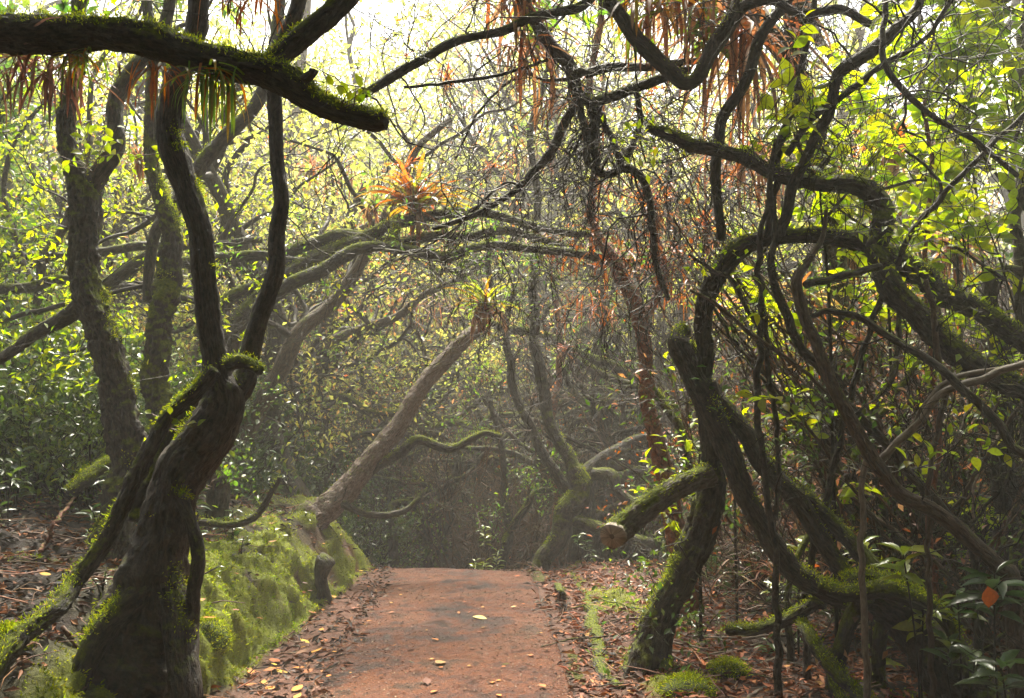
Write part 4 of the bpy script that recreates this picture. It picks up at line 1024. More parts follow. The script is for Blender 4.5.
bushes = [proto_bush('bush', 0.95, 600 + k, lp, pal, sz, 'leaf_glossy', n)
          for k, (lp, pal, sz, n) in enumerate([(5, DARKG, 0.075, 9), (4, GREEN, 0.065, 10), (6, DARKG, 0.085, 8), (4, LIGHTG, 0.06, 9)])]
drybush = [proto_bush('dry_bush', 1.2, 640 + k, lp, pal, sz, 'dry', n, 2, 0.8, 'twig_brown')
           for k, (lp, pal, sz, n) in enumerate([(3, DEAD, 0.075, 10), (2, ORANGE, 0.07, 12)])]
bareb = [proto_bush('bare_bush', 1.2, 660 + k, 0, DEAD, 0.1, 'dry', 10, 3, 0.7, tw) for k, tw in enumerate(['twig', 'twig_brown'])]
def scatter(protos, count, xr, dr, label, cat, group, s=(0.7, 1.3), seed=1, avoid=0.35, dmin=0.4, xpow=None):
    r = np.random.default_rng(seed); n = 0
    for k in range(count * 30):
        if n >= count: break
        px = r.uniform(*xr); d = r.uniform(*dr); x = (px - CX) / F * d
        _, _, sl, sr = terrain(np.array([x]), np.array([d]))
        if d < 11.5 and max(sl[0], sr[0]) < avoid: continue
        if not spaced(x, d, dmin): continue
        place(protos[n % len(protos)], x, d, r.uniform(0, 6.28), r.uniform(*s), label, cat, group, tilt=r.normal() * 0.1); n += 1
scatter(bushes, 70, (-60, 300), (7.6, 13), 'glossy dark green bush on the slope left of the path', 'bush', 'glossy bushes on the left slope', (0.7, 1.25), 1, 1.7, 0.38)
scatter(bushes, 8, (270, 380), (11.5, 15), 'leafy bush in the hollow left of the path crest', 'bush', 'bushes in the hollow past the crest', (0.6, 1.1), 2, 0.5, 0.4)
scatter(bushes, 24, (715, 1060), (8.0, 13), 'leafy green bush in the thicket right of the path', 'bush', 'green bushes of the right thicket', (0.6, 1.25), 3, 1.9, 0.38)
scatter(drybush, 34, (800, 1060), (8.0, 13), 'rust-brown withered bush in the thicket right of the path', 'bush', 'withered bushes of the right thicket', (0.7, 1.3), 4, 1.8, 0.38)
scatter(bareb, 40, (705, 1060), (7.2, 12), 'leafless twiggy bush in the thicket right of the path', 'bush', 'leafless bushes of the right thicket', (0.8, 1.5), 5, 1.8, 0.36)
scatter(bareb, 60, (250, 700), (12, 24), 'leafless twiggy bush past the path crest', 'bush', 'leafless bushes past the crest', (0.8, 1.6), 6, 0.2, 0.4)
scatter(bareb, 50, (-200, 1200), (17, 40), 'leafless misty bush of the far forest floor', 'bush', 'misty bushes of the far forest', (1.2, 2.4), 7, 0, 0.8)

# ================================================================== EPIPHYTES
def fronds(mb, c, n, Ln, w, pal, rng, el=(0.2, 1.3), droop=1.6, az=(0, 6.283), jit=0.25, twist=0.3):
    seg = 8
    for k in range(n):
        a = rng.uniform(*az); e = rng.uniform(*el); l = Ln * rng.uniform(0.6, 1.15); ww = w * rng.uniform(0.7, 1.2)
        p = np.array(c, float) + rng.normal(size=3) * w * 0.5; V = []
        col = pick(pal, 1, rng, jit)[0]; col2 = pick(pal, 1, rng, jit)[0]; cs = []
        dr = droop * rng.uniform(0.6, 1.3); a2 = a
        for i in range(seg + 1):
            t = i / seg
            d = np.array([math.cos(a2) * math.cos(e), math.sin(a2) * math.cos(e), math.sin(e)])
            s = np.array([-math.sin(a2), math.cos(a2), 0]); up = np.cross(d, s)
            if up[2] < 0: up = -up
            wd = ww * (0.55 + 0.9 * t) * (1 - t) ** 0.55 if t < 1 else 0.001
            V += [p + s * wd * 0.5 + up * wd * 0.22, p, p - s * wd * 0.5 + up * wd * 0.22]
            cs += [col * (1 - t * 0.6) + col2 * t * 0.6] * 3
            p = p + d * l / seg; e = max(-1.5, e - dr / seg * (0.5 + t)); a2 += rng.normal() * twist / seg
        i = np.arange(seg)[:, None] * 3
        q = np.concatenate([i + np.array([[0, 1, 4, 3]]), i + np.array([[1, 2, 5, 4]])])
        mb.add(np.array(V), [q], np.array(cs))

BRO = [(0.27, 0.085, 0.025), (0.24, 0.10, 0.03), (0.20, 0.15, 0.025), (0.13, 0.14, 0.025), (0.22, 0.055, 0.02), (0.16, 0.06, 0.03)]
def bromeliad(px, py, d, rpx, label, pal=BRO, dead=0.22, seed=0, n=34, name='bromeliad', droop=1.5, el=(0.25, 1.45)):
    p = P(px, py, d); Ln = rpx * d / F; r = np.random.default_rng(seed + 70)
    root = empty(name, p); tag(root, label, 'bromeliad')
    mb = MB(); fronds(mb, p, n, Ln, Ln * 0.13, pal, r, el, droop); mb.build('leaves', M['leaf'], root, p)
    if dead:
        mb = MB(); fronds(mb, p, int(n * dead), Ln * 0.95, Ln * 0.13, DEAD, r, (-1.3, 0.0), 1.6); mb.build('dead_leaves', M['dry'], root, p)
    mb = MB(); tube(mb, [p + np.array([0, 0, -Ln * 0.22]), p + np.array([0, 0, Ln * 0.1])], [Ln * 0.07, Ln * 0.05], 8, 0.2); mb.build('stem', M['twig_brown'], root, p)
    return root
bromeliad(418, 208, 8.6, 56, 'large orange and yellow bromeliad perched on the sinuous limb over the path', [(0.27, 0.085, 0.025), (0.22, 0.08, 0.025), (0.16, 0.17, 0.02), (0.11, 0.15, 0.02), (0.20, 0.055, 0.02), (0.24, 0.13, 0.025)], 0.15, seed=1, n=85)
bromeliad(405, 172, 9.6, 26, 'hazier yellow-green bromeliad peeping over the large orange one', seed=2, n=26)
bromeliad(372, 206, 8.9, 24, 'small faded bromeliad with drooping dead leaves left of the large orange one', [(0.14, 0.09, 0.04), (0.12, 0.13, 0.03)], 1.0, seed=3, n=22)
bromeliad(484, 306, 9.7, 42, 'green-hearted orange bromeliad on the broken tip of the leaning trunk', [(0.12, 0.2, 0.02), (0.3, 0.1, 0.02), (0.2, 0.2, 0.02)], 0.8, seed=4, n=36)
bromeliad(311, 170, 12, 22, 'small misty brown bromeliad left of the bright sky gap', DEAD, 0.8, seed=5, n=26)
bromeliad(446, 80, 10, 20, 'little rust-red bromeliad hanging in mid-air twigs at top centre', ORANGE, 0.6, seed=6, n=18)
bromeliad(488, 168, 10, 16, 'tiny red bromeliad on twigs right of the large orange one', ORANGE, 0.6, seed=7, n=16)
bromeliad(890, 150, 8.5, 44, 'big rust-orange bromeliad behind the bright leaves at upper right', [(0.28, 0.09, 0.03), (0.22, 0.08, 0.03), (0.26, 0.14, 0.04)], 0.7, seed=8, n=44)
bromeliad(565, 352, 12, 17, 'pinkish dry bromeliad on the sloping mossy limb above the crest', [(0.24, 0.10, 0.06), (0.2, 0.07, 0.04)], 0.8, seed=9, n=18)
bromeliad(655, 210, 7.8, 34, 'ragged orange bromeliad high on the red-barked trunk', ORANGE, 0.9, seed=10, n=28)
bromeliad(706, 232, 8.6, 30, 'loose orange-brown bromeliad behind the bend of the great arching limb', ORANGE, 0.9, seed=11, n=26)
bromeliad(140, 160, 8.8, 24, 'brown shaggy bromeliad clump on the misty trunk behind the left trees', DEAD, 1.0, seed=12, n=26)
for k, (px, py, d, rp) in enumerate([(805, 300, 7.0, 50), (860, 345, 7.0, 46), (770, 345, 7.4, 42), (905, 300, 7.4, 44), (845, 255, 7.6, 40), (955, 250, 7.5, 42), (985, 420, 7.0, 40), (720, 320, 8.0, 36)]):
    bromeliad(px, py, d, rp, ['pale-leaved bromeliad low in the thicket seen through the centre of the arch', 'wide dry bromeliad under the forked end of the arching limb', 'yellowish bromeliad left of the pair of upright stems', 'rusty bromeliad behind the forked limb', 'bright bromeliad right under the top of the arch', 'tangled brown bromeliad above the forked limb near the right edge', 'dead brown bromeliad beside the black trunk at right', 'faded bromeliad in the left foot of the arch'][k],
              [(0.20, 0.17, 0.04), (0.26, 0.12, 0.04), (0.14, 0.19, 0.03), (0.3, 0.2, 0.08)] if k % 2 == 0 else DEAD, 1.0, seed=20 + k, n=34, droop=1.9, el=(-0.2, 1.3))

def hanging(px, py, d, n, lpx, label, pal=DEAD, seed=0, mat='dry', wpx=40, w=0.095, el=(-1.35, 0.3), droop=1.0):
    r = np.random.default_rng(seed + 400); c = P(px, py, d); root = empty('hanging_fronds', c)
    tag(root, label, 'dead fronds' if pal is DEAD else 'fronds')
    mb = MB()
    n = int(n * 1.6); w = w * 0.75
    for k in range(n):
        q = c + np.array([r.normal() * 0.4, r.normal() * 0.25, r.normal() * 0.12]) * wpx * d / F
        fronds(mb, q, 1, lpx * d / F, lpx * d / F * w, pal, r, el, droop, twist=1.0)
    mb.build('fronds', M[mat], root, c)
    return root
hanging(45, 62, 4.25, 60, 62, 'thick brown curtain of dead fronds hanging from the mossy limb at far left', [(0.10, 0.05, 0.035), (0.14, 0.06, 0.04), (0.07, 0.04, 0.03), (0.2, 0.10, 0.07)], 1, wpx=62)
hanging(82, 58, 4.1, 26, 40, 'fan of green and orange fronds below the mossy limb at far left', [(0.10, 0.15, 0.02), (0.12, 0.17, 0.02), (0.3, 0.10, 0.02)], 2, 'leaf', 25, 0.1, (-0.9, 0.6), 1.8)
hanging(212, 72, 4.05, 30, 62, 'green and orange strap leaves hanging right of the dark trunk under the limb', [(0.07, 0.13, 0.02), (0.10, 0.16, 0.02), (0.30, 0.10, 0.02), (0.14, 0.18, 0.03)], 3, 'leaf', 34, 0.1, (-1.5, 0.2), 1.7)
hanging(158, 66, 4.1, 14, 52, 'few orange-brown strap leaves drooping left of the dark trunk under the limb', ORANGE, 4, 'dry', 20, 0.1, (-1.4, -0.2), 1.5)
hanging(248, -4, 4.5, 18, 40, 'orange dry fronds dangling from the top edge above the mossy limb', ORANGE, 5, 'dry', 40, 0.12, (-1.4, 0.0), 1.4)
hanging(512, -8, 6.3, 26, 75, 'long brown dead fronds hanging at top centre left of the crooked limb', DEAD, 6, 'dry', 40, 0.1)
hanging(530, 45, 6.4, 26, 70, 'lower bunch of rust fronds hanging at top centre', DEAD, 7, 'dry', 34, 0.09)
hanging(570, 95, 6.5, 18, 55, 'thin bunch of dry fronds caught in the hanging limbs', DEAD, 8, 'dry', 40, 0.08)
hanging(690, -15, 6.1, 70, 95, 'dense skirt of brown dead fronds over the U-shaped limb', DEAD, 9, 'dry', 90, 0.09)
hanging(745, 30, 6.3, 44, 120, 'tall shaggy column of dead fronds right of the U-shaped limb', DEAD, 10, 'dry', 46, 0.07)
hanging(660, -5, 5.9, 22, 60, 'green and orange strap leaves at the top edge above the U-shaped limb', [(0.12, 0.17, 0.02), (0.3, 0.11, 0.02), (0.10, 0.15, 0.02)], 11, 'leaf', 90, 0.14, (-0.9, 0.7), 1.6)
hanging(752, 150, 7.4, 40, 70, 'faded heap of dead fronds behind the left bend of the arch', DEAD, 12, 'dry', 60, 0.08)
hanging(560, 240, 9, 30, 40, 'small rusty fronds hung among twigs above the crest', ORANGE, 13, 'dry', 60, 0.1)
hanging(640, 250, 8.3, 34, 50, 'bright rust fronds clinging round the red-barked trunk', ORANGE, 14, 'dry', 60, 0.1)
hanging(780, 568, 6.6, 34, 40, 'heap of dead rust fronds lying behind the root hub', DEAD, 15, 'dry', 60, 0.1, (-0.4, 0.5), 1.2)
for k, (px, py, d) in enumerate([(430, 300, 14), (390, 210, 13), (520, 150, 12), (620, 180, 10), (590, 300, 11), (350, 170, 15), (690, 290, 9)]):
    hanging(px, py, d, 26, 34, ['faint brown fronds in the mist above the leaning trunk', 'misty brown fronds behind the large bromeliad', 'pale rust fronds in the twigs right of the sky gap', 'rust fronds in the hanging tangle left of the red trunk', 'rust fronds low in the tangle left of the red trunk', 'ghostly brown fronds below the sky gap', 'orange fronds between red trunk and arch'][k], ORANGE if k > 2 else DEAD, 30 + k, 'dry', 50, 0.09)

# ================================================================== BRIGHT LEAFY SAPLINGS, UPPER RIGHT
def leafy(label, stems, d, seed, size=0.10, per=26, pal=BRIGHT, side=3):
    r = np.random.default_rng(seed + 800)
    b = P(stems[0][0][0], stems[0][0][1], d); base = (b[0], b[1], gz(b[0], b[1]))
    root = empty('leafy_sapling', base); tag(root, label, 'sapling'); o = np.array(base)
    sb, lb = MB(), MB(); pos, dr, nn = [], [], []
    for si, s in enumerate(stems):
        dd = d + r.normal() * 0.25
        W = [P(q[0], q[1], dd + 0.06 * i + r.normal() * 0.04) for i, q in enumerate(s)]
        if si == 0: W.insert(0, np.array([W[0][0], W[0][1], base[2] - 0.1]))
        p, rr = spline(W, np.linspace(0.013, 0.004, len(W)), 0.03)
        tube(sb, p, rr, 6, 0.1, seed)
        lo = int(len(p) * 0.25)
        for k in range(side):
            i = int(r.uniform(lo, len(p) - 2)); out, tips = [], []
            t = norm(p[i + 1] - p[i])
            grow(p[i], t * 0.6 + perp(t, r) + np.array([0, 0, 0.2]), r.uniform(0.25, 0.55), 0.005, 1, r, out, tips, crook=0.18, up=0.03, kids=(2, 3))
            for q, ra, lv in out:
                tube(sb, q, np.maximum(ra, 0.0022), 4, cap=False)
                for j in range(2, len(q)):
                    tt = norm(q[j] - q[j - 1])
                    for sgn in (-1, 1):
                        if r.random() < 0.72:
                            sdir = np.cross(tt, np.array([0, 0, 1.0])) * sgn
                            pos.append(q[j]); dr.append(norm(tt * 0.6 + sdir + r.normal(size=3) * 0.35 + np.array([0, 0, -0.15]))); nn.append(np.array([0, 0, 1.0]) + r.normal(size=3) * 0.45)
    m = len(pos); ln = size * r.uniform(0.55, 1.2, m)
    leaves(lb, pos, dr, nn, ln, ln * r.uniform(0.42, 0.6, m), pick(pal, m, r, 0.25), T_BIG)
    sb.build('stems', M['twig'], root, o); lb.build('foliage', M['leaf_back'], root, o)
    return root
LS = [
    ('bright leafy sapling filling the top right corner', [[(1050, 330), (1030, 220), (1010, 120), (1000, 30), (985, -50)], [(1025, 210), (980, 150), (950, 80), (930, 20)], [(1015, 140), (1040, 60), (1020, -20)]], 6.3, 0.16, 9),
    ('tall bright-leaved sapling just left of the top right corner', [[(960, 330), (955, 230), (945, 150), (950, 70), (960, -20)], [(952, 200), (915, 150), (890, 100)], [(948, 130), (985, 90), (1010, 50)]], 6.9, 0.16, 8),
    ('slender sapling with round backlit leaves below the bright gap at upper right', [[(890, 340), (885, 260), (880, 200), (872, 150), (880, 90)], [(884, 240), (840, 210), (815, 190)], [(880, 190), (920, 180), (945, 190)]], 6.6, 0.14, 6),
    ('sapling with big yellow-green leaves beside the vertical black stem', [[(830, 330), (826, 260), (820, 180), (830, 110)], [(824, 220), (850, 190), (870, 170)], [(822, 190), (800, 150), (790, 120)]], 5.6, 0.125, 4),
    ('sapling with pale leaves low at the right edge under the corner', [[(1040, 420), (1020, 330), (1000, 260), (985, 220)], [(1015, 310), (1030, 240), (1040, 200)], [(1005, 280), (960, 250), (940, 240)]], 5.7, 0.14, 5),
    ('wispy sapling with few bright leaves under the top of the arch', [[(835, 420), (838, 340), (846, 290), (850, 255)], [(840, 320), (865, 290), (880, 285)]], 6.6, 0.12, 5),
    ('leafy sapling arching from the top edge over the arch', [[(985, 300), (970, 160), (930, 60), (880, 10), (840, -10)], [(950, 100), (905, 95), (870, 110)], [(900, 25), (930, 0), (960, -30)]], 7, 0.16, 7),
    ('sapling of fresh green leaves inside the left part of the arch', [[(735, 470), (742, 410), (748, 350), (744, 300)], [(745, 380), (765, 350), (775, 330)]], 7.2, 0.085, 7),
    ('small sapling sprouting by the knot of the arching tree', [[(700, 560), (698, 500), (700, 450), (705, 425)], [(699, 480), (715, 450), (722, 440)]], 6.9, 0.08, 4),
]
for k, (lb, st, d, sz, side) in enumerate(LS):
    leafy(lb, st, d, k, sz, side=side)
# creeper on the tip of the mossy limb and on left trunks
def creeper(label, px, py, d, n, spr, size, seed, pal=BRIGHT):
    r = np.random.default_rng(seed); c = P(px, py, d); root = empty('creeper', c); tag(root, label, 'creeper')
    sb, lb = MB(), MB(); pos, dr = [], []
    for k in range(n):
        q = [c + r.normal(size=3) * 0.02]
        dv = norm(np.array([r.normal(), r.normal() * 0.4, r.uniform(0.2, 1.2)]))
        for j in range(4): dv = norm(dv + r.normal(size=3) * 0.3); q.append(q[-1] + dv * spr * d / F / 4)
        tube(sb, q, [0.003, 0.0025, 0.0025, 0.002, 0.002], 4, cap=False)
        for j in (2, 3, 4): pos.append(q[j]); dr.append(norm(dv * 0.4 + r.normal(size=3)))
    m = len(pos); ln = size * r.uniform(0.7, 1.2, m)
    leaves(lb, pos, dr, np.array([0, -0.8, 0.7]) + r.normal(size=(m, 3)) * 0.35, ln, ln * 0.62, pick(pal, m, r), T_BIG)
    sb.build('stems', M['twig_brown'], root, c); lb.build('foliage', M['leaf_back'], root, c)
creeper('round-leaved creeper on the blunt tip of the mossy limb', 345, 104, 4.05, 6, 32, 0.055, 1)
creeper('small-leaved creeper climbing the fork of the knobbly left tree', 92, 170, 6.0, 12, 50, 0.07, 2)
creeper('sprig of leaves in the fork below the left trunks', 172, 432, 4.7, 4, 26, 0.05, 3)
creeper('leafy sprig hanging between the left trunks near the limb', 160, 160, 5.8, 6, 36, 0.06, 4)
creeper('sprig of fresh leaves behind the stump of the big left tree', 213, 486, 6.2, 7, 40, 0.055, 5, GREEN)

# ================================================================== SEEDLINGS ON THE FOREST FLOOR
def seedling(px, py, label, h, size, seed, n=9, pal=GREEN, d=None, mat='leaf_glossy', whorls=1, name='seedling', group=None):
    r = np.random.default_rng(seed + 1200)
    if d is None: b = on_ground(px, py)
    else: b = P(px, py, d); b[2] = gz(b[0], b[1])
    if h is None: h = max(0.15, P(px, py, d)[2] - b[2])
    root = empty(name, b); tag(root, label, 'seedling', group)
    sb, lb = MB(), MB(); pos, dr, nn = [], [], []
    for w in range(whorls):
        top = b + np.array([r.normal() * 0.08 * (whorls > 1), r.normal() * 0.08 * (whorls > 1), h * (1 - 0.25 * w) * r.uniform(0.85, 1.1)])
        q = [b + np.array([0, 0, -0.04]), (b + top) / 2 + r.normal(size=3) * 0.015, top]
        p, rr = spline(q, [0.006, 0.005, 0.004], 0.03); tube(sb, p, rr, 5)
        for k in range(n):
            a = k * 2.4 + r.normal() * 0.2; e = r.uniform(-0.15, 0.75)
            dv = np.array([math.cos(a) * math.cos(e), math.sin(a) * math.cos(e), math.sin(e)])
            pos.append(top - np.array([0, 0, 0.012 * k])); dr.append(dv); nn.append(np.array([0, 0, 1]) + r.normal(size=3) * 0.25 - dv * 0.2)
    m = len(pos); ln = size * r.uniform(0.65, 1.15, m)
    leaves(lb, pos, dr, nn, ln, ln * r.uniform(0.3, 0.4, m), pick(pal, m, r), T_BIG)
    sb.build('stem', M['twig'], root, b); lb.build('foliage', M[mat], root, b)
seedling(994, 558, 'glossy grey-green seedling with a crown of long leaves at the right edge', None, 0.21, 1, 18, [(0.06, 0.10, 0.03), (0.05, 0.085, 0.03)], 4.6)
seedling(1000, 648, 'broad glossy seedling with drooping leaves in the lower right corner', None, 0.2, 2, 12, [(0.06, 0.10, 0.03), (0.07, 0.11, 0.03)], 4.4)
seedling(916, 545, 'glossy seedling with upright bright leaves above the root hub', None, 0.17, 3, 14, BRIGHT, 5.0, whorls=2)
seedling(880, 685, 'small light green seedling under the root hub', 0.16, 0.12, 4, 8, BRIGHT)
seedling(925, 690, 'tiny seedling beside the thick root in the lower right', 0.14, 0.09, 5, 8, BRIGHT, 4.7)
seedling(775, 620, 'fresh green seedling in front of the dead fronds by the root hub', 0.26, 0.13, 6, 9, BRIGHT)
seedling(748, 600, 'pale green seedling left of the dead fronds', 0.22, 0.12, 7, 9, LIGHTG)
seedling(715, 600, 'many-leaved low seedling behind the mossy-footed tree', 0.42, 0.09, 8, 12, GREEN, whorls=4)
seedling(722, 560, 'taller leafy seedling behind the mossy-footed tree', 0.5, 0.09, 9, 12, LIGHTG, whorls=4)
seedling(700, 640, 'wispy seedling at the foot of the mossy-footed tree', 0.2, 0.07, 10, 8, GREEN, whorls=3)
seedling(660, 600, 'thin bright seedling left of the mossy-footed tree', 0.36, 0.08, 11, 8, BRIGHT, whorls=3)
seedling(632, 590, 'low seedling on the litter between path and mossy-footed tree', 0.14, 0.07, 12, 9, GREEN, whorls=2)
seedling(584, 560, 'leafy seedling beside the moss-striped leaning tree', 0.35, 0.09, 13, 10, GREEN, 10.2, whorls=3)
seedling(490, 560, 'bright yellow-green seedling at the end of the path', 0.55, 0.10, 14, 10, BRIGHT, 11.2, whorls=5)
seedling(478, 566, 'low green tuft of seedlings on the crest', 0.16, 0.09, 15, 10, BRIGHT, 10.9, whorls=5)
seedling(92, 636, 'small pale seedling at the foot of the big dark tree', 0.12, 0.085, 16, 8, GREEN, 4.35)
seedling(40, 612, 'tiny seedling on the litter near the left edge', 0.10, 0.06, 17, 7, GREEN, 4.6)
seedling(134, 640, 'tiny dark seedling against the foot of the big dark tree', 0.1, 0.05, 18, 7, DARKG, 4.25)
seedling(232, 500, 'leafy seedling at the top of the mossy bank', 0.25, 0.09, 19, 10, GREEN, 7.4, whorls=3)
seedling(275, 490, 'small bright seedling by the crooked mossy stick on the bank', 0.22, 0.07, 20, 9, BRIGHT, 7.9, whorls=3)
seedling(872, 528, 'dark glossy seedling among the stems right of the arch', None, 0.13, 21, 12, BRIGHT, 5.5, whorls=3)
seedling(796, 520, 'thin seedling between the two slanting trunks', None, 0.11, 22, 10, BRIGHT, 6.2, whorls=3)
seedling(958, 590, 'leafy seedling behind the grey-green one at right', None, 0.14, 23, 12, GREEN, 4.9, whorls=3)
r = np.random.default_rng(43)
for k in range(16):
    y = r.uniform(4.9, 9.0); x = path_c(y) - PW / 2 - r.uniform(0.55, 1.4)
    seedling((x / y) * F + CX, 0, 'small sprig growing out of the mossy bank', r.uniform(0.06, 0.16), r.uniform(0.04, 0.075), 60 + k, 7, GREEN, y, whorls=2, group='sprigs on the mossy bank')
r = np.random.default_rng(41)
n = 0
for k in range(400):
    if n >= 60: break
    if k % 2: px, d = r.uniform(-40, 250), r.uniform(6.2, 10)
    else: px, d = r.uniform(660, 1040), r.uniform(6.2, 10)
    x = (px - CX) / F * d; _, _, sl, sr = terrain(np.array([x]), np.array([d]))
    if max(sl[0], sr[0]) < 1.1: continue
    L_ = sl[0] > 0
    b = np.array([x, d, gz(x, d)])
    u = (b[2] - CAM_H) / d
    seedling(px, 0, 'small glossy seedling among the litter ' + ('left of the path' if L_ else 'right of the path'), r.uniform(0.15, 0.5), r.uniform(0.08, 0.13), 100 + k, 9, DARKG if L_ else GREEN, d, whorls=3, group='seedlings scattered ' + ('left' if L_ else 'right') + ' of the path'); n += 1

# ================================================================== SMALL THINGS ON THE GROUND
# dark mossy stump on the bank
b = P(323, 590, 8.3); b[2] = gz(b[0], b[1])
t = Tree('tree_stump', 'short dark stump standing out of the mossy bank beside the path', (b[0], b[1], b[2]), cat='stump', seed=61)
t.stem('trunk', [(325, 604, 10), (323, 588, 7), (321, 576, 7), (323, 566, 9.5), (326, 559, 11)], 8.3, 8.2, 'bark', seg=20, lump=0.24)
# crooked mossy stick on the bank
b = P(215, 520, 7.0)
t = Tree('crooked_stick', 'crooked mossy branch stub rising from the top of the bank', (b[0], b[1], gz(b[0], b[1])), cat='stick', seed=62)
t.stem('trunk', [(200, 522, 5), (215, 525, 4.5), (235, 524, 4.5), (252, 518, 4.5), (263, 506, 4), (272, 490, 3.5), (280, 477, 3)], 6.9, 6.9, 'bark_mossy', lump=0.15, moss=300)
b = P(85, 480, 6.6)
t = Tree('mossy_log', 'thick moss-covered log lying behind the left trees', (b[0], b[1], gz(b[0], b[1])), cat='log', seed=63)
t.stem('trunk', [(72, 492, 8), (88, 480, 9), (100, 470, 9), (118, 458, 8)], 6.6, 6.9, 'bark_very_mossy', lump=0.16, moss=700)

# surface roots right of the path
def root_thing(label, pxs, seed, name='surface_root', cat='root', mat='bark_very_mossy', moss=900):
    W, R = [], []
    for px, py, rp in pxs:
        p = on_ground(px, py); R.append(rp * p[1] / F); p[2] -= R[-1] * (0.7 if seed == 72 else 0.05); W.append(p)
    t = Tree(name, label, tuple(W[0]), cat=cat, seed=seed)
    t.wstem('trunk' if name != 'surface_root' else 'body', W, R, mat, seg=16, lump=0.2, gnarl=0.6, moss=moss)
root_thing('long mossy root running along the path edge towards the viewer', [(572, 574, 2), (588, 602, 6), (596, 628, 7.5), (600, 655, 8), (604, 676, 7), (620, 690, 7)], 71, mat='bark_mossy', moss=900)
root_thing('mossy hump of root lying by the moss-striped leaning tree', [(562, 574, 2), (580, 580, 4), (600, 586, 4), (622, 592, 2)], 72, moss=1100)
root_thing('thin mossy root between path edge and the mossy-footed tree', [(546, 572, 1.5), (556, 584, 2.6), (566, 600, 2)], 73, moss=500)
root_thing('dark half-buried root right of the long mossy root', [(600, 602, 4), (615, 606, 6), (632, 605, 5)], 74, moss=200)
root_thing('short dead log lying in the litter past the seedlings', [(690, 652, 3), (715, 640, 3.5), (745, 636, 3)], 75, 'fallen_branch', 'branch', 'bark_brown', 0)

def mound(px, py, w, h, label, seed):
    p = on_ground(px, py); r = np.random.default_rng(seed); s = p[1] / F; mb = MB()
    a = np.linspace(0, 2 * np.pi, 40, endpoint=False); e = np.linspace(-0.3, 1.57, 16)
    A, E = np.meshgrid(a, e)
    D = np.stack([np.cos(A) * np.cos(E), np.sin(A) * np.cos(E), np.sin(E)], -1)
    R = 1 + 0.25 * fbm(D * 2.2 + seed, 3) + 0.1 * fbm(D * 7 + seed, 2)
    V = D * R[..., None] * np.array([w, w, h]) * s
    i = np.arange(15)[:, None] * 40; j = np.arange(40)[None]; k = (j + 1) % 40
    o = empty('moss_cushion', p); tag(o, label, 'moss')
    mb.add(V + p, [np.stack([i + j, i + k, i + 40 + k, i + 40 + j], -1).reshape(-1, 4)], np.array([0.08, 0.105, 0.012])); mb.build('cushion', M['soil'], o, p)
    V = V.reshape(-1, 3); t = MB(); c = 3500; ii = r.integers(0, len(V), c)
    leaves(t, V[ii] + p + r.normal(size=(c, 3)) * 0.012, norm(V[ii]) + r.normal(size=(c, 3)) * 0.6, r.normal(size=(c, 3)), r.uniform(0.008, 0.024, c), r.uniform(0.003, 0.006, c), pick(MOSS, c, r))
    q = t.build('fuzz', M['mossfuzz'], o, p); q['kind'] = 'stuff'
mound(120, 690, 34, 22, 'rounded moss cushion at the very bottom left of the big dark tree', 1)
mound(206, 640, 22, 20, 'rounded moss cushion at the right foot of the big dark tree', 2)
mound(8, 648, 20, 18, 'moss cushion on the litter at the far left edge', 3)
mound(690, 690, 26, 12, 'flat moss cushion at the foot of the mossy-footed tree', 4)
mound(728, 672, 18, 9, 'small moss cushion out on the right-hand litter', 5)

# fallen leaves that stand out one by one
r = np.random.default_rng(31)
def flat_leaf(p, ln, col, label, group, rz, curl=0.4):
    mb = MB(); tv, tf = T_BIG
    V = tv.copy(); V[:, 2] = V[:, 2] * -curl + 0.12 * np.abs(V[:, 1]) + 0.05 * np.sin(V[:, 0] * 5); V = V * np.array([ln, ln * r.uniform(0.45, 0.7), ln])
    mb.add(V, tf, np.clip(pick([col], 1, r, 0.15)[0], 0, 1))
    o = mb.build('fallen_leaf', M['litter'])
    o.location = p + np.array([0, 0, 0.004]); o.rotation_euler = (r.normal() * 0.12, r.normal() * 0.12, rz)
    tag(o, label, 'leaf', group)
def path_z(x, y):
    return float(terrain(path_c(np.array([y])), np.array([y]))[0][0]) + 0.026 + 0.016
for px, py, ln, col, lab in [(472, 616, 0.15, (0.55, 0.42, 0.16), 'largest pale yellow leaf lying in the middle of the path'),
                             (510, 607, 0.06, (0.6, 0.42, 0.2), 'small pale pinkish leaf right of the largest yellow leaf on the path'),
                             (428, 683, 0.10, (0.13, 0.045, 0.025), 'dark brown leaf nearest the viewer on the left half of the path'),
                             (445, 660, 0.10, (0.36, 0.17, 0.06), 'pale orange leaf beside the dark stick on the path')]:
    d = CAM_H * F / (py - HZ); p = P(px, py, d); p[2] = path_z(p[0], p[1])
    flat_leaf(p, ln, col, lab, None, r.uniform(0, 6.28))
for k in range(60):
    y = 4.6 * (10.2 / 4.6) ** r.random(); x = path_c(y) + r.uniform(-0.74, 0.74)
    c = [(0.45, 0.16, 0.03), (0.40, 0.12, 0.03), (0.22, 0.08, 0.035), (0.5, 0.25, 0.05)][k % 4]
    flat_leaf(np.array([x, y, path_z(x, y)]), r.uniform(0.02, 0.075), c, 'small orange or brown leaf fallen on the red path', 'leaves fallen on the path', r.uniform(0, 6.28))
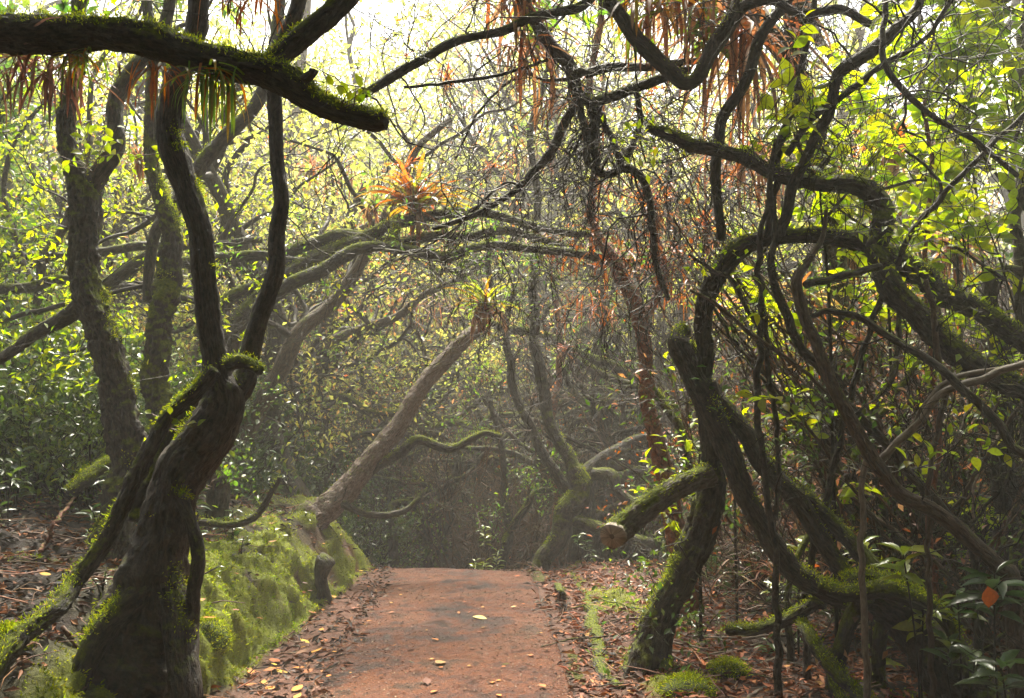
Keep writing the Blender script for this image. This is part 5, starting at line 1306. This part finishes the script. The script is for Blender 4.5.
for k in range(70):
    y = 4.6 * (10.2 / 4.6) ** r.random(); x = path_c(y) - PW / 2 - r.uniform(0.03, 0.5)
    c = [(0.48, 0.2, 0.03), (0.5, 0.3, 0.04), (0.34, 0.11, 0.03), (0.2, 0.08, 0.04)][k % 4]
    flat_leaf(np.array([x, y, gz(x, y) + 0.02]), r.uniform(0.05, 0.11), c, 'orange-yellow leaf lying in the gutter below the mossy bank', 'leaves in the gutter left of the path', r.uniform(0, 6.28), 0.8)
for k in range(70):
    y = 4.6 * (10.2 / 4.6) ** r.random(); x = path_c(y) + PW / 2 + r.uniform(0.15, 1.8)
    c = [(0.36, 0.13, 0.04), (0.28, 0.10, 0.05), (0.4, 0.2, 0.06), (0.2, 0.08, 0.05)][k % 4]
    flat_leaf(np.array([x, y, gz(x, y) + 0.02]), r.uniform(0.05, 0.11), c, 'rust-coloured leaf on the litter right of the path', 'leaves on the litter right of the path', r.uniform(0, 6.28), 0.8)
for k in range(50):
    y = r.uniform(4.6, 8.5); x = path_c(y) - PW / 2 - r.uniform(1.1, 3.2)
    c = [(0.42, 0.15, 0.03), (0.3, 0.11, 0.05), (0.45, 0.26, 0.05), (0.2, 0.12, 0.08)][k % 4]
    flat_leaf(np.array([x, y, gz(x, y) + 0.025]), r.uniform(0.06, 0.12), c, 'rust or orange leaf on the dark litter of the left bank', 'leaves on the left bank', r.uniform(0, 6.28), 0.8)
for k in range(34):
    y = r.uniform(4.8, 9.2); x = path_c(y) - PW / 2 - r.uniform(0.45, 1.0)
    q = ground_pt(np.array([x]), np.array([y]))[0][0]
    c = [(0.42, 0.15, 0.03), (0.16, 0.07, 0.04), (0.3, 0.14, 0.05), (0.10, 0.05, 0.03)][k % 4]
    flat_leaf(q + np.array([0.01, 0, 0.01]), r.uniform(0.04, 0.09), c, 'brown or orange leaf caught on the mossy bank', 'leaves on the mossy bank', r.uniform(0, 6.28), 0.8)
# one orange leaf hanging on a seedling at right
c = P(988, 597, 4.45)
mb = MB(); leaves(mb, [c + np.array([0, 0, 0.05])], [[0.1, -0.1, -1.0]], [[0.1, -1, 0.1]], 0.10, 0.085, [(0.42, 0.11, 0.03)], T_BIG)
o = mb.build('dead_leaf', M['dry'], None, c); tag(o, 'single round orange leaf hanging among the glossy seedling leaves at right', 'leaf')

# fallen sticks
def stick(pts, rp, label, mat='twig_brown', group=None, lift=0.02):
    W = []
    for px, py in pts:
        p = on_ground(px, py); p[2] += lift; W.append(p)
    R = [rp * W[0][1] / F * q for q in np.linspace(1, 0.6, len(W))]
    mb = MB(); p, rr = spline(W, R, 0.03); o = np.array(W[0])
    tube(mb, p, rr, 7, 0.12, rp * 3.3, gnarl=1.0)
    tag(mb.build('fallen_stick', M[mat], None, o), label, 'stick', group)
stick([(62, 640), (85, 668), (108, 684)], 2.6, 'pale brown stick sloping down in front of the big dark tree', 'twig_brown', lift=0.06)
stick([(200, 616), (212, 632), (226, 650)], 2.2, 'reddish stick stuck on the mossy bank', 'twig_brown')
stick([(214, 690), (236, 680), (246, 674)], 2.4, 'short pinkish stick in the gutter by the bank foot', 'twig_brown')
stick([(410, 668), (420, 672), (424, 673)], 2.4, 'dark stick lying on the path', 'twig', lift=0.03)
stick([(496, 672), (508, 670), (519, 667)], 2.0, 'thin dark stick on the right half of the path', 'twig', lift=0.03)
stick([(385, 656), (392, 650)], 1.6, 'small reddish stick on the left half of the path', 'twig_brown', lift=0.03)
stick([(796, 668), (780, 646), (800, 612)], 2.0, 'brown stick propped on the litter before the root hub', 'twig_pale', lift=0.05)
stick([(760, 668), (790, 655), (815, 640)], 1.8, 'pale stick on the litter left of the mossy roots', 'twig_pale')
stick([(40, 560), (78, 500), (105, 470)], 2.2, 'long thin reddish stick leaning on the left bank litter', 'bark_red', lift=0.05)
for k in range(46):
    L_ = k % 2 == 0
    y = r.uniform(5.0, 8.5); x = path_c(y) + (-PW / 2 - r.uniform(1.0, 2.8) if L_ else PW / 2 + r.uniform(0.35, 2.2))
    a = r.uniform(0, 6.28); l = r.uniform(0.2, 0.7)
    W = [np.array([x + math.cos(a) * l * q, y + math.sin(a) * l * q, gz(x + math.cos(a) * l * q, y + math.sin(a) * l * q) + 0.035]) for q in (0, 0.5, 1)]
    mb = MB(); rr = r.uniform(0.005, 0.012); p, ra = spline(W, [rr, rr * 0.9, rr * 0.6], 0.03); tube(mb, p, ra, 6, 0.12, k, gnarl=1.0)
    tag(mb.build('fallen_stick', M[['twig_brown', 'twig_pale', 'twig', 'bark_brown'][k % 4]], None, W[0]), 'thin stick lying on the litter ' + ('of the left bank' if L_ else 'right of the path'), 'stick', 'sticks on the litter ' + ('left' if L_ else 'right'))
# dark pebbles along the kerb
for k in range(26):
    y = r.uniform(5.0, 9.5); x = path_c(y) + PW / 2 + r.uniform(0.15, 0.4)
    s = r.uniform(0.012, 0.035); mb = MB()
    a = np.linspace(0, 2 * np.pi, 12, endpoint=False); e = np.linspace(-1.5, 1.5, 8); A, E = np.meshgrid(a, e)
    D = np.stack([np.cos(A) * np.cos(E), np.sin(A) * np.cos(E), np.sin(E) * 0.6], -1); D = D * (1 + 0.35 * fbm(D * 1.5 + k, 2))[..., None]
    i = np.arange(7)[:, None] * 12; j = np.arange(12)[None]; kk = (j + 1) % 12
    c = np.array([x, y, gz(x, y) + s * 0.3])
    mb.add(D.reshape(-1, 3) * s + c, [np.stack([i + j, i + kk, i + 12 + kk, i + 12 + j], -1).reshape(-1, 4)], np.array([0.05, 0.045, 0.042]) * r.uniform(0.6, 1.6))
    tag(mb.build('pebble', M['soil'], None, c), 'dark pebble in the litter beside the mossy kerb', 'pebble', 'pebbles beside the kerb')

# ================================================================== AIR, LIGHT, CAMERA
bpy.ops.mesh.primitive_cube_add(size=1)
hz = bpy.context.object; hz.name = 'haze'; hz.scale = (150, 128, 24); hz.location = (0, 40, 24 / 2 - 6.0)
hz['kind'] = 'stuff'
m, nt, N, L = new_mat('haze')
pv = N.new('ShaderNodeVolumePrincipled'); pv.inputs['Density'].default_value = HAZE; pv.inputs['Color'].default_value = (0.98, 0.965, 0.92, 1)
pv.inputs['Anisotropy'].default_value = 0.0
o = N.new('ShaderNodeOutputMaterial'); L.new(pv.outputs[0], o.inputs['Volume'])
hz.data.materials.append(m)

EL, AZ = math.radians(58), math.radians(-7)      # sun ahead of the camera, a little right
w = bpy.data.worlds.new('World'); SC.world = w; w.use_nodes = True
N, L = w.node_tree.nodes, w.node_tree.links; N.clear()
sky = N.new('ShaderNodeTexSky'); sky.sky_type = 'NISHITA'; sky.sun_disc = False
sky.sun_elevation = EL; sky.sun_rotation = AZ; sky.air_density = 1.0; sky.dust_density = 6.0; sky.ozone_density = 1.0
hs = N.new('ShaderNodeHueSaturation'); hs.inputs['Saturation'].default_value = 0.18
L.new(sky.outputs[0], hs.inputs['Color'])
bg = N.new('ShaderNodeBackground'); bg.inputs['Strength'].default_value = SKY
L.new(hs.outputs[0], bg.inputs['Color'])
o = N.new('ShaderNodeOutputWorld'); L.new(bg.outputs[0], o.inputs['Surface'])
sd = bpy.data.lights.new('sun', 'SUN'); sd.energy = SUN; sd.angle = math.radians(22); sd.color = (1.0, 0.93, 0.78)
so = bpy.data.objects.new('sun', sd); COL.objects.link(so)
to = Vector((math.sin(AZ) * math.cos(EL), math.cos(AZ) * math.cos(EL), math.sin(EL)))
so.rotation_euler = (-to).to_track_quat('-Z', 'Y').to_euler(); so.location = (0, 0, 30)

cd = bpy.data.cameras.new('camera'); cd.sensor_width = 36; cd.lens = F / 1024 * 36; cd.clip_end = 500; cd.clip_start = 0.05
co = bpy.data.objects.new('camera', cd); COL.objects.link(co)
co.location = (0, 0, CAM_H); co.rotation_euler = (math.radians(90) + PITCH, 0, 0)
SC.camera = co
SC.view_settings.view_transform = 'Standard'; SC.view_settings.look = 'None'
SC.view_settings.exposure = EXPO; SC.view_settings.gamma = 1; SC.view_settings.use_curve_mapping = False
cy = SC.cycles
cy.use_denoising = True
cy.max_bounces = 7; cy.diffuse_bounces = 3; cy.glossy_bounces = 2; cy.transmission_bounces = 4; cy.volume_bounces = 1; cy.transparent_max_bounces = 8
cy.use_adaptive_sampling = True; cy.adaptive_threshold = 0.02
cy.sample_clamp_indirect = 6
